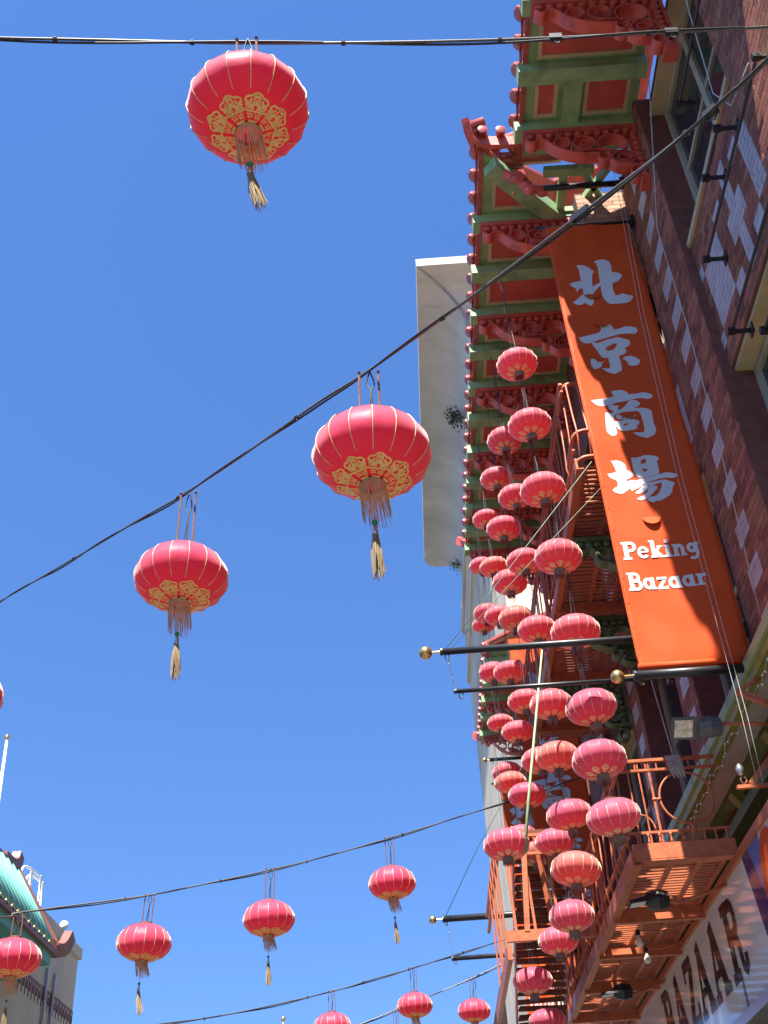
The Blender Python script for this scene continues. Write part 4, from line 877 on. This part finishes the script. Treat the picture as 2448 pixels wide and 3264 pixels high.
for k in range(16): m_.tube([(2.52 + .009 * k, 10.16, 5.92), (2.53 + .009 * k, 10.14 + .01 * (k % 3), 5.85), (2.54 + .0085 * k, 10.15, 5.74 - .02 * (k % 4))], .005, 4)
m_.build('strands', 'wire_white', ct); MB().tube([(2.6, 10.16, 5.93), (2.57, 10.2, 6.6), (2.55, 10.3, 7.5)], .006, 5).build('tail', 'wire_white', ct)

# ------------------------------------------------------------------ lamps and brackets
def flood(name, label, loc, yawd, size, glass, body, arm, tip=0):
    t = thing(name, loc, label, 'floodlight', 'floodlights on the facade')
    s = size; c, sn = math.cos(R(yawd)), math.sin(R(yawd))
    def rot(p): return (c * p[0] - sn * p[1], sn * p[0] + c * p[1], p[2])
    hv = [(-.5, -.34, -.16), (.5, -.34, -.06), (.5, .34, -.06), (-.5, .34, -.16), (-.42, -.28, -.02), (.42, -.28, .14), (.42, .28, .14), (-.42, .28, -.02)]
    inst('housing', MB().add([Vector(rot(p)) * s for p in hv], [(0, 1, 2, 3), (4, 7, 6, 5), (0, 4, 5, 1), (1, 5, 6, 2), (2, 6, 7, 3), (3, 7, 4, 0)]).mesh('housing', body), t, loc=(0, 0, 0))
    gv = [(-.40, -.26, -.158), (.14, -.26, -.104), (.14, .26, -.104), (-.40, .26, -.158)]
    inst('lens', MB().add([Vector(rot((p[0], p[1], p[2] - .012))) * s for p in gv] + [Vector(rot((p[0], p[1], p[2] + .02))) * s for p in gv], [(3, 2, 1, 0), (0, 1, 5, 4), (1, 2, 6, 5), (2, 3, 7, 6), (3, 0, 4, 7)]).mesh('lens', glass), t, loc=(0, 0, 0))
    inst('knuckle', MB().lathe([(.02, -.12), (.08, -.1), (.1, 0), (.08, .1), (.02, .12)], 10, Vector(rot((.62, 0, 0))) * s, 'x').mesh('knuckle', body), t, loc=(0, 0, 0))
    if tip: t.rotation_euler = (R(tip), 0, 0)
    inst('arm', MB().tube([Vector(p) - Vector(loc) for p in arm], .018, 8).mesh('arm', 'orange_paint', True), t, loc=(0, 0, 0))
    return t
flood('floodlight', 'large grey floodlight at right edge below the banner', (2.48, 9.0, 5.68), 4, .31, 'flood_glass', 'flood_body', [(2.78, 9.0, 5.70), (3.05, 9.0, 5.66), (3.3, 9.0, 5.55)], -42)
flood('floodlight', 'black floodlight with pale lens under the balcony, nearer of two', (2.15, 10.8, 4.74), 2, .26, 'bulb', 'black_metal', [(2.32, 10.8, 4.74), (2.5, 10.8, 4.70), (2.75, 10.8, 4.76), (3.05, 10.8, 4.86)])
flood('floodlight', 'black floodlight with pale lens under the balcony, farther of two', (2.30, 14.5, 4.74), 2, .26, 'bulb', 'black_metal', [(2.47, 14.5, 4.74), (2.6, 14.5, 4.71), (2.8, 14.5, 4.76), (3.05, 14.5, 4.86)])
for (x, y, lab) in ((2.35, 12.28, 'small bare spot bulb below the middle of the balcony'), (2.54, 13.0, 'small silver spot lamp on a bent conduit under the balcony')):
    t = thing('spot_lamp', (x, y, 4.75), lab, 'spot lamp', 'spot lamps under the balcony')
    MB().lathe([(.016, .0), (.022, -.04), (.036, -.075), (.04, -.105), (.02, -.125)], 12, (x, y, 4.82)).build('bulb', 'bulb', t, True)
    MB().lathe([(.022, .05), (.026, .0)], 10, (x, y, 4.815)).build('socket', 'black_metal', t)
    MB().tube([(x, y, 4.86), (x + .2, y, 4.84), (3.0, y - .1, 4.90)], .009, 6).build('conduit', 'orange_paint', t, True)
ab = thing('sign_arm', (3.1, 9.0, 5.1), 'orange triangular iron arm at the right edge under the floodlight', 'bracket')
MB().box(2.78, 3.3, 8.98, 9.02, 5.085, 5.115).build('bar', 'orange_paint', ab); MB().bar((2.90, 9.0, 5.12), (3.2, 9.0, 5.42), .04, .05).build('brace', 'orange_paint', ab)
MB().tube([(2.85 + .025 * math.cos(R(a)), 9.0, 5.16 + .03 * math.sin(R(a))) for a in range(0, 361, 30)], .006, 6).build('hook', 'rust_rod', ab, True); MB().lathe([(.01, -.05), (.03, -.03), (.035, .02), (.01, .06)], 10, (2.84, 9.0, 5.25)).build('pulley', 'steel', ab, True)
ab = thing('sign_arm', (3.1, 8.6, 5.9), 'orange iron brace at the right edge above the floodlight', 'bracket')
MB().bar((2.86, 8.6, 5.80), (3.2, 8.6, 5.60), .04, .05).build('bar', 'orange_paint', ab); MB().bar((2.88, 8.6, 5.80), (3.2, 8.6, 5.98), .03, .03).build('brace', 'orange_paint', ab)
# ------------------------------------------------------------------ lanterns (unit radius 1, scaled on the root)
PROF_S = [(.22, .66), (.40, .625), (.60, .55), (.76, .44), (.88, .31), (.965, .15), (1.0, -.01), (.975, -.16), (.90, -.30), (.78, -.415), (.62, -.505), (.42, -.575), (.215, -.62)]
PROF_C = [(.22, .60), (.42, .575), (.62, .51), (.79, .41), (.91, .27), (.98, .12), (1.0, -.02), (.97, -.17), (.88, -.31), (.75, -.42), (.58, -.505), (.40, -.565), (.215, -.60)]
NR = 16
def prof_at(P, t):
    """smooth profile, t in 0..1 from top to bottom"""
    x = t * (len(P) - 1); i = min(int(x), len(P) - 2); f = x - i
    a, b, c, d = P[max(i - 1, 0)], P[i], P[i + 1], P[min(i + 2, len(P) - 1)]
    return tuple(0.5 * (2 * b[j] + (c[j] - a[j]) * f + (2 * a[j] - 5 * b[j] + 4 * c[j] - d[j]) * f * f + (-a[j] + 3 * b[j] - 3 * c[j] + d[j]) * f ** 3) for j in (0, 1))
def surf(P, ang, t, off=0.0):
    r, z = prof_at(P, t); r0, z0 = prof_at(P, max(0, t - .01)); r1, z1 = prof_at(P, min(1, t + .01))
    nr, nz = -(z1 - z0), (r1 - r0); l = math.hypot(nr, nz) or 1
    w = 2 * math.pi / NR; x = (ang / w) % 1.0; q = abs(x - .5) * 2      # q=1 at a rib, 0 mid-gore
    flatn = math.cos(w / 2) / math.cos((x - .5) * w)                     # straight chord between ribs
    k = (0.55 + 0.45 * flatn) - 0.006 * (1 - q * q) * min(1, r * 1.2)
    rr = r * k + off * nr / l; return Vector((rr * math.cos(ang), rr * math.sin(ang), z + off * nz / l))
def shade_mesh(P, name, mat, wr=0.0, seed=0, dent=0.0):
    rnd = random.Random(seed); b = MB(); nt_, na = 26, NR * 6; v = []; f = []
    for i in range(nt_ + 1):
        t = i / nt_
        for k in range(na):
            a_ = 2 * math.pi * k / na; p = surf(P, a_, t)
            g = k % 6
            if dent: p = Vector((p.x * (1 + dent * math.sin(a_ + seed * 1.7) + .5 * dent * math.sin(2 * a_ + seed)), p.y * (1 + dent * math.sin(a_ + seed * 1.7)), p.z * (1 + .9 * dent * math.cos(a_ * 2 + seed * 2.3)) + .6 * dent * math.sin(a_ + seed)))
            if wr and g: p += Vector((p.x, p.y, 0)).normalized() * rnd.uniform(-wr, wr)
            v.append(p)
    for i in range(nt_):
        for k in range(na): f.append((i * na + k, (i + 1) * na + k, (i + 1) * na + (k + 1) % na, i * na + (k + 1) % na))
    me = b.add(v, f).mesh(name, mat, True); return me
def ribbon_on(mb, P, pts, w, off, ang0):
    """pts in (du, t) where du is arc distance at unit radius around the lantern axis, mapped on the shade"""
    Lf, Rt = stroke_poly(pts, w)
    def mp(q):
        t = q.y; r = max(.25, prof_at(P, t)[0]); return surf(P, ang0 + q.x / r, t, off)
    v = [mp(p) for p in Lf] + [mp(p) for p in Rt]; n = len(Lf); mb.add(v, [(i, n + i, n + i + 1, i + 1) for i in range(n - 1)])
TS = 1.0 / 2.05   # profile parameter per unit of arc
def petal(P, mat, lacy):
    """one gold appliqué: crown of scrolls above a lattice foot"""
    b = MB(); o = .012; KX, KY, KW = (1.14, .64, .76) if lacy == 'scroll' else (1.12, .80, 1.0)
    def st(pts, w):
        nonlocal o
        Lf, Rt = stroke_poly([(x * KX * min(1, .40 + 1.35 * y), y * KY) for x, y in pts], w * KW)
        def mp(p):
            t = 1 - p.y * TS; r = max(.215, prof_at(P, t)[0]); return surf(P, p.x / r, t, o)
        v = [mp(p) for p in Lf] + [mp(p) for p in Rt]; n = len(Lf); b.add(v, [(i, i + 1, n + i + 1, n + i) for i in range(n - 1)]); o += .0012
    if lacy == 'scroll':
        for s in (-1, 1):
            st(smooth_path([(0, .60), (s * .05, .575), (s * .085, .53), (s * .13, .525), (s * .165, .48), (s * .15, .42), (s * .10, .40), (s * .075, .44), (s * .095, .465)], 4), .042)
            st(smooth_path([(s * .012, .56), (s * .04, .50), (s * .035, .44), (s * .05, .38), (s * .09, .35), (s * .17, .37)], 4), .038)
            st([(0, .40), (s * .06, .31), (s * .09, .29)], .045)
            st([(s * .02, .28), (s * .17, .315)], .032)
            st([(s * .05, .315), (s * .105, .315)], .06)
            for (x0, x1) in ((.022, .085), (.10, .135)):
                st([(s * x0, .235), (s * x1, .235), (s * x1, .175), (s * x0, .175), (s * x0, .235)], .018)
                st([(s * (x0 + x1) / 2, .27), (s * (x0 + x1) / 2, .235)], .02); st([(s * (x0 + x1) / 2, .175), (s * (x0 + x1) / 2, .10)], .02)
                st([(s * (x0 - .01), .135), (s * (x1 + .01), .135)], .018)
        st([(0, .46), (0, .36)], .05)
        st([(-.21, .285), (.21, .285)], .03)
        st([(-.03, .52), (.03, .52)], .05)
        st([(-.125, .06), (.125, .06)], .05)
    else:
        for s in (-1, 1):
            st(smooth_path([(0, .46), (s * .05, .40), (s * .10, .37), (s * .135, .30), (s * .115, .24), (s * .09, .20)], 4), .032)
            st(smooth_path([(s * .01, .38), (s * .055, .33), (s * .075, .28), (s * .04, .24), (s * .015, .27)], 4), .026)
            st([(s * .12, .30), (s * .03, .20)], .024)
            st([(s * .06, .20), (s * .10, .12)], .028)
            st([(s * .02, .19), (s * .03, .1)], .026)
        st([(0, .42), (0, .2)], .022); st([(-.12, .21), (.12, .21)], .024); st([(-.12, .07), (.12, .07)], .05)
    return b.mesh('gold_applique', mat)
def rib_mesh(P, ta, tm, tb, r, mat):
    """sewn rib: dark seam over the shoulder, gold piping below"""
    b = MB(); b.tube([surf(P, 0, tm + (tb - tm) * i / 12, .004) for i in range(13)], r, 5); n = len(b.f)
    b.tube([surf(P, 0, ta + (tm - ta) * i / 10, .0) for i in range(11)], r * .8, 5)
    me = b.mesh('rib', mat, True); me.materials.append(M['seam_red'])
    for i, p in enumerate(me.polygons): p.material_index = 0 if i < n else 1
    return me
def fringe_mesh(R0, z0, ln, n, mat, rag, lean=(0, 0), th=.006):
    rnd = random.Random(3); b = MB()
    for k in range(n):
        a = 2 * math.pi * k / n + rnd.uniform(-.03, .03); l = ln * (1 - rag * rnd.random()); j = rnd.uniform(-.03, .03)
        p0 = Vector((R0 * math.cos(a), R0 * math.sin(a), z0)); p1 = p0 + Vector((lean[0] * .5 + j * .5, lean[1] * .5 + j * .3, -l * .5)); p2 = p0 + Vector((lean[0] + j, lean[1] - j, -l))
        e = Vector((-math.sin(a), math.cos(a), 0)) * th; q = Vector((math.cos(a), math.sin(a), 0)) * th * .7
        b.add([p0 - e, p0 + e, p1 - e, p1 + e, p2 - e * .7, p2 + e * .7, p0 + q, p1 + q, p2 + q * .7], [(0, 1, 3, 2), (2, 3, 5, 4), (1, 6, 7, 3), (3, 7, 8, 5), (6, 0, 2, 7), (7, 2, 4, 8)])
    return b.mesh('fringe', mat)
SH_S = [shade_mesh(PROF_S, 'shade', 'lantern_red', .004, s, (.003, .007, .01, .005)[s]) for s in range(4)]
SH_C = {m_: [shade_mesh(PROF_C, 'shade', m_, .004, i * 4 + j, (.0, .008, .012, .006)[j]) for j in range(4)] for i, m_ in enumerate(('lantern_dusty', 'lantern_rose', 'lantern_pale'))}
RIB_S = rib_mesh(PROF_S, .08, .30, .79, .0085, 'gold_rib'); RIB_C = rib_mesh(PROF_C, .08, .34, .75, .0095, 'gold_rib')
PET_S = petal(PROF_S, 'gold', 'scroll'); PET_C = petal(PROF_C, 'gold_worn', 'lotus')
def collars(P, top_mat, bot_mat):
    zt, zb = P[0][1], P[-1][1]; rt_, rb = P[0][0], P[-1][0]
    top = MB().lathe([(rt_ * .98, zt - .01), (rt_ * 1.06, zt), (rt_ * 1.06, zt + .06), (rt_ * .9, zt + .075), (rt_ * .3, zt + .075)], 20, cap=False).mesh('top_cap', top_mat, 'auto')
    bot = MB().lathe([(rb * 1.03, zb + .02), (rb * 1.06, zb), (rb * 1.06, zb - .05), (rb * .99, zb - .05), (rb * .97, zb + .01)], 24, cap=False).mesh('bottom_collar', 'lantern_cap', 'auto')
    hd = MB().lathe([(rb * 1.07, zb - .045), (rb * 1.08, zb - .05), (rb * 1.05, zb - .13), (rb * 1.0, zb - .13), (rb * 1.0, zb - .05)], 24, cap=False).mesh('fringe_band', bot_mat, 'auto')
    return top, bot, hd
COL_S = collars(PROF_S, 'rust_rod', 'fringe'); COL_C = collars(PROF_C, 'rust_rod', 'fringe_worn')
FR_S = fringe_mesh(.225, -.74, .70, 95, 'fringe', .35, (.06, 0), .0065)
FR_S2 = fringe_mesh(.225, -.74, .46, 90, 'fringe', .3, (.10, .03), .0075)
FR_C = [fringe_mesh(.225, -.70, .30, 100, 'fringe_worn', .45, (.02 * s, 0), .013) for s in (-1, 1)]
TC = MB().tube([(0, 0, -.3), (.01, 0, -1.38)], .008, 5).mesh('tassel_cord', 'fringe')
BD = MB().ball((.01, 0, -1.41), .052, 12).mesh('bead', 'bead', True)
TK = MB().lathe([(.02, -1.46), (.035, -1.48), (.03, -1.53), (.048, -1.56), (.044, -1.61), (.058, -1.65)], 10, (.012, 0, 0)).mesh('tassel_knot', 'silver', True)
def tassel_mesh(lean):
    rnd = random.Random(5); b = MB()
    for k in range(60):
        a = rnd.uniform(0, 6.28); q = rnd.random() ** .5; l = .80 * rnd.uniform(.85, 1.05)
        p0 = Vector((.012 + .045 * q * math.cos(a), .045 * q * math.sin(a), -1.645)); p1 = Vector((p0.x + .4 * lean + .05 * q * math.cos(a), p0.y + .05 * q * math.sin(a), -1.645 - l * .5)); p2 = Vector((p0.x + lean + .06 * q * math.cos(a) + .03 * math.sin(k * 5.1), p0.y + .06 * q * math.sin(a), -1.645 - l))
        b.tube([p0, p1, p2], [.006, .006, .004], 4, False)
    return b.mesh('tassel', 'tassel')
TS_A, TS_B = tassel_mesh(.14), tassel_mesh(.02)

def street_lantern(label, loc, dia, rotz, tilt, hang, tassel=0, far=False, seed=0, tint=0):
    """hang: height of the carrying cable above the lantern centre (metres)"""
    t = thing('hanging_lantern', loc, label, 'lantern', 'red lanterns strung across the street'); s = dia / 2
    t.scale = (s, s, s); t.rotation_euler = (R(tilt[0]), R(tilt[1]), R(rotz))
    z = (0, 0, 0)
    inst('shade', SH_S[seed % 4], t, loc=z)
    for k in range(NR): inst('rib', RIB_S, t, loc=z, rot=(0, 0, 2 * math.pi * k / NR))
    for k in range(8): inst('gold_applique', PET_S, t, loc=z, rot=(0, 0, 2 * math.pi * (k + .25) / 8))
    for n_, me in zip(('top_cap', 'bottom_collar', 'fringe_band'), COL_S): inst(n_, me, t, loc=z)
    stuff(inst('fringe', FR_S2 if far else FR_S, t, loc=z, rot=(0, 0, R(rotz) * -1)))
    inst('tassel_cord', TC, t, loc=z)
    inst('bead', BD, t, loc=z); inst('tassel_knot', TK, t, loc=z); inst('tassel', TS_A if tassel else TS_B, t, loc=z, rot=(0, 0, -R(rotz)))
    h = hang / s
    for sx in (-1, 1):
        rod = MB().tube([(sx * .17, 0, .70), (sx * .17, 0, h - .02)], .022, 6).tube([(sx * .17, -.03, h - .03), (sx * .17, .03, h + .03)], .03, 6)
        inst('hanger_rod', rod.mesh('hanger_rod', 'rust_rod'), t, loc=z, rot=(0, 0, -R(rotz)))
    w = MB()
    for sg_ in (-1, 1): w.tube(smooth_path([(.02, 0, h), (sg_ * .07 + .02, .02, h * .75 + .2), (.03, 0, h * .55 + .35), (-sg_ * .03, .01, .72), (0, 0, .5)], 6), .014, 5)
    inst('feed_wire', w.mesh('feed_wire', 'cable', True), t, loc=z, rot=(0, 0, -R(rotz)))
    return t
S = [
 ('topmost red lantern, seen from below with gold scrollwork and long leaning tassel', (-.519, 2.942, 6.137), .56, 11, (2, -2), .555, 1, 0),
 ('large red lantern right of centre in front of the concrete cornice', (-.067, 4.27, 5.125), .60, 4, (1, 1), .56, 0, 0),
 ('red lantern left of centre on the slanting cable', (-1.36, 5.865, 5.526), .60, 20, (-1, 1), .70, 0, 0),
 ('sliver of a red lantern at the left edge', (-3.235, 7.15, 5.487), .60, 8, (1, 0), 1.2, 0, 0),
 ('red lantern at far left of the lower row, partly over the teal roof', (-4.317, 12.0, 4.939), .60, 33, (1, 0), .45, 0, 1),
 ('second lantern from left in the lower row, leaning tassel', (-3.033, 12.458, 5.134), .60, 15, (2, 3), .53, 1, 1),
 ('third lantern from left in the lower row', (-1.723, 13.013, 5.467), .60, 28, (0, 1), .60, 0, 1),
 ('rightmost lantern of the lower row, nearest the facade', (-.289, 13.966, 6.087), .60, 5, (1, -1), .60, 0, 1),
 ('red lantern cut by the bottom edge, left of the bottom pair', (-1.464, 18.785, 5.45), .60, 12, (0, 0), .54, 0, 1),
 ('bottom edge lantern left of the last one before the balconies', (-.148, 19.868, 5.91), .60, 25, (0, 1), .62, 0, 1),
 ('last small street lantern before the balconies at the bottom', (.89, 21.0, 6.0), .58, 9, (1, 2), .57, 0, 1),
 ('lantern just below the bottom edge on the last cable', (-.506, 21.0, 5.46), .58, 0, (0, 0), .66, 0, 1)]
for i, (lab, loc, dia, rz, tl, hg, ts, fr) in enumerate(S): street_lantern(lab, loc, dia, rz, tl, hg, ts, fr, i)

def column_lantern(label, loc, dia, mat, rotz, tilt, link, seed):
    t = thing('hanging_lantern', loc, label, 'lantern', 'red lanterns in hanging columns by the facade'); s = dia / 2
    t.scale = (s, s, s * random.uniform(.94, 1.06)); t.rotation_euler = (R(tilt[0]), R(tilt[1]), R(rotz)); z = (0, 0, 0)
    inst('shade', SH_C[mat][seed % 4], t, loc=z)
    for k in range(NR): inst('rib', RIB_C, t, loc=z, rot=(0, 0, 2 * math.pi * k / NR))
    for k in range(8): inst('gold_applique', PET_C, t, loc=z, rot=(0, 0, 2 * math.pi * (k + .25) / 8))
    for n_, me in zip(('top_cap', 'bottom_collar', 'fringe_band'), COL_C): inst(n_, me, t, loc=z)
    stuff(inst('fringe', FR_C[seed % 2], t, loc=z, rot=(0, 0, R(37 * seed))))
    w = MB(); h = link / s
    for k in range(3):
        a = 2.1 * k + seed; w.tube([(.12 * math.cos(a), .12 * math.sin(a), .64), (.07 * math.cos(a + .4), .07 * math.sin(a + .4), .64 + (h - .64) * .4), (.03 * math.cos(a), .03 * math.sin(a), h)], .013, 4)
    inst('link_cord', w.mesh('link_cord', 'cable'), t, loc=z)
    return t
CLUSTER = [
 [[1.587, 9.212, 10.385, 0.471], [1.608, 9.212, 9.46, 0.479], [1.625, 9.212, 8.557, 0.477], [1.664, 9.212, 7.7, 0.476], [1.699, 9.212, 6.829, 0.475], [1.718, 9.212, 6.033, 0.472], [1.703, 9.212, 5.519, 0.488], [1.737, 9.212, 4.995, 0.471]] ,
 [[1.598, 11.245, 10.951, 0.465], [1.617, 11.245, 10.012, 0.429], [1.612, 11.245, 9.013, 0.446], [1.634, 11.245, 8.05, 0.457], [1.662, 11.245, 7.078, 0.479], [1.638, 11.245, 6.459, 0.469], [1.663, 11.245, 5.801, 0.485], [1.645, 11.245, 5.227, 0.513], [1.532, 11.245, 4.768, 0.452]] ,
 [[1.557, 12.37, 11.197, 0.458], [1.559, 12.37, 10.319, 0.475], [1.541, 12.37, 9.44, 0.466], [1.55, 12.37, 8.874, 0.456], [1.517, 12.37, 7.694, 0.439], [1.603, 12.37, 6.906, 0.474], [1.624, 12.37, 5.92, 0.456], [1.501, 12.37, 4.837, 0.434]] ,
 [[1.457, 13.494, 11.305, 0.408], [1.478, 13.494, 10.436, 0.423], [1.45, 13.494, 9.608, 0.399], [1.498, 13.494, 8.702, 0.446], [1.495, 13.494, 7.819, 0.428], [1.508, 13.494, 6.933, 0.486], [1.513, 13.494, 6.185, 0.435]] ,
 [[1.431, 14.878, 11.386, 0.392], [1.423, 14.878, 10.486, 0.425], [1.401, 14.878, 9.45, 0.427], [1.415, 14.878, 8.607, 0.39], [1.446, 14.878, 7.688, 0.456], [1.497, 14.878, 6.905, 0.448]] ,
 [[1.46, 16.089, 10.988, 0.394], [1.534, 16.089, 8.351, 0.458]] ,
 [[0.928, 10.726, 5.347, 0.457]] ,
 [[1.28, 13.494, 4.705, 0.457]] ,
 [[1.491, 14.532, 4.482, 0.452]] ,
 ]
COLN = ['nearest lantern column', 'second lantern column', 'third lantern column', 'fourth lantern column', 'fifth lantern column', 'farthest lantern column', None, None, None]
ORD = ['topmost', 'second from top', 'third from top', 'fourth from top', 'fifth from top', 'sixth from top', 'seventh from top', 'eighth from top', 'lowest']
special = {6: 'lone red lantern out in front of the fire escape rail', 7: 'red lantern hanging below the fire escape stair', 8: 'bottommost lantern in front of the farthest banner'}
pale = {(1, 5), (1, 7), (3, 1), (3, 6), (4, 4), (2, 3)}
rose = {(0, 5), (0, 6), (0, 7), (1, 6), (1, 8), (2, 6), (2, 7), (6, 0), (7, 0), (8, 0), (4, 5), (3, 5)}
tilts = {(0, 7): (4, -9), (0, 5): (3, -7), (1, 7): (0, 7), (0, 6): (-6, 3), (1, 6): (2, -8), (6, 0): (-5, 4), (0, 4): (1, 2)}
sd = 0
for ci, colm in enumerate(CLUSTER):
    for k, (x, y, z_, dia) in enumerate(colm):
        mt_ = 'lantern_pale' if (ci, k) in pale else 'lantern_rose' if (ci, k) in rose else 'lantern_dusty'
        link = (colm[k - 1][2] - z_ - colm[k - 1][3] * .36) if k > 0 else max(.5, min(3.0, 12.95 - z_))
        link = max(.25, min(link, 1.6)) if ci < 6 else 1.2
        last = k == len(colm) - 1 and k > 1
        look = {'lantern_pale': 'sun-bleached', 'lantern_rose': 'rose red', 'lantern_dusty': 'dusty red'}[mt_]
        lab = special[ci] if ci in special else '%s lantern, %s in the %s under the eave' % (look, 'lowest' if last else ORD[k], COLN[ci])
        column_lantern(lab, (x, y, z_), dia, mt_, random.uniform(0, 45), tilts.get((ci, k), (random.uniform(-3, 3), random.uniform(-3, 3))), link, sd); sd += 1

# ------------------------------------------------------------------ cables over the street
def cable(label, pts, r, ties=(), extra=True):
    P = smooth_path(pts, 10); a = Vector(P[0]); c = Vector(P[-1]); mid = (a + c) / 2
    t = thing('lantern_cable', mid, label, 'cable', 'cables carrying the street lanterns')
    MB().tube(P, r, 8).build('messenger_wire', 'cable_steel', t, True)
    Q = []
    acc = 0
    for i in range(len(P)):
        if i: acc += (Vector(P[i]) - Vector(P[i - 1])).length
        d = (Vector(P[min(i + 1, len(P) - 1)]) - Vector(P[max(i - 1, 0)])).normalized(); s = d.cross(Vector((0, 0, 1))).normalized(); u = s.cross(d)
        Q.append(Vector(P[i]) + (s * math.cos(acc * 3.1) + u * math.sin(acc * 3.1) * .8 - u * .6) * (r * 1.7))
    MB().tube(Q, r * .85, 7).build('power_cable', 'cable', t, True)
    step = max(1, len(P) // 7)
    for i in range(step // 2, len(P) - 1, step):
        d = (Vector(P[i + 1]) - Vector(P[i])).normalized()
        MB().tube([Vector(P[i]) - d * .009, Vector(P[i]) + d * .009], r * 1.9, 8).tube([Vector(P[i]) - Vector((0, 0, r)), Vector(P[i]) - Vector((0, 0, r * 3.4)) + d * .01], r * .4, 5).build('cable_tie', 'cable', t)
    for q, ln in ties:
        i = min(range(len(P)), key=lambda k: (Vector(P[k]) - Vector(q)).length); i = max(1, min(i, len(P) - 2)); d = (Vector(P[i + 1]) - Vector(P[i - 1])).normalized(); c = Vector(P[i])
        MB().bar(c - d * ln, c + d * ln, r * 4, r * 5).tube([c + d * ln - Vector((0, 0, r * 2)), c + d * ln * .2 - Vector((0, 0, r * 7)), c - d * ln - Vector((0, 0, r * 2))], r * .7, 5).build('splice', 'black_metal', t)
    return t
cable('topmost horizontal cable carrying the topmost lantern', [(-2.6, 2.94, 7.05), (-1.786, 2.94, 6.9), (-1.31, 2.94, 6.82), (-0.589, 2.94, 6.696), (0.069, 2.94, 6.615), (0.761, 2.94, 6.553), (1.404, 2.94, 6.521), (1.977, 2.94, 6.503), (3.2, 2.94, 6.49)], .0072, [((.95, 2.94, 6.54), .03), ((1.5, 2.94, 6.5), .03)])
cable('slanting cable from upper right to the left edge', [(-6.0, 11.6, 8.5), (-4.408, 9.625, 7.724), (-3.822, 8.902, 7.431), (-3.036, 7.933, 7.043), (-2.388, 7.133, 6.723), (-1.844, 6.462, 6.463), (-1.444, 5.969, 6.26), (-0.979, 5.395, 6.06), (-0.63, 4.965, 5.93), (-0.321, 4.583, 5.81), (-0.06, 4.261, 5.69), (0.424, 3.664, 5.521), (0.868, 3.117, 5.39), (1.215, 2.689, 5.29), (1.399, 2.462, 5.265), (1.508, 2.328, 5.26), (2.2, 1.48, 5.3), (3.2, .24, 5.4)], .0072, [((.9, 3.08, 5.385), .05), ((1.35, 2.53, 5.27), .03)])
cable('third cable from the top carrying the lower row of lanterns', [(-6.5, 10.55, 4.9), (-4.487, 11.659, 5.265), (-4.275, 11.775, 5.338), (-3.784, 12.045, 5.464), (-3.027, 12.461, 5.656), (-2.41, 12.8, 5.859), (-1.754, 13.161, 6.086), (-1.108, 13.516, 6.327), (-0.298, 13.961, 6.667), (0.715, 14.518, 7.113), (2.52, 15.51, 7.931), (3.2, 15.9, 8.2)], .009)
cable('fourth cable from the top, low across the street', [(-6.5, 14.7, 4.6), (-3.877, 16.8, 5.222), (-2.885, 17.615, 5.478), (-1.438, 18.807, 5.978), (-0.853, 19.288, 6.224), (-0.13, 19.883, 6.515), (0.773, 20.626, 6.91), (1.593, 21.301, 7.256), (3.2, 22.6, 7.95)], .010)
cable('lowest cable at the bottom edge', [(-4.0, 21.0, 5.1), (-1.21, 21.0, 5.885), (-0.473, 21.0, 6.113), (0.222, 21.0, 6.325), (0.928, 21.0, 6.555), (1.611, 21.0, 6.807), (3.2, 21.0, 7.35)], .010)
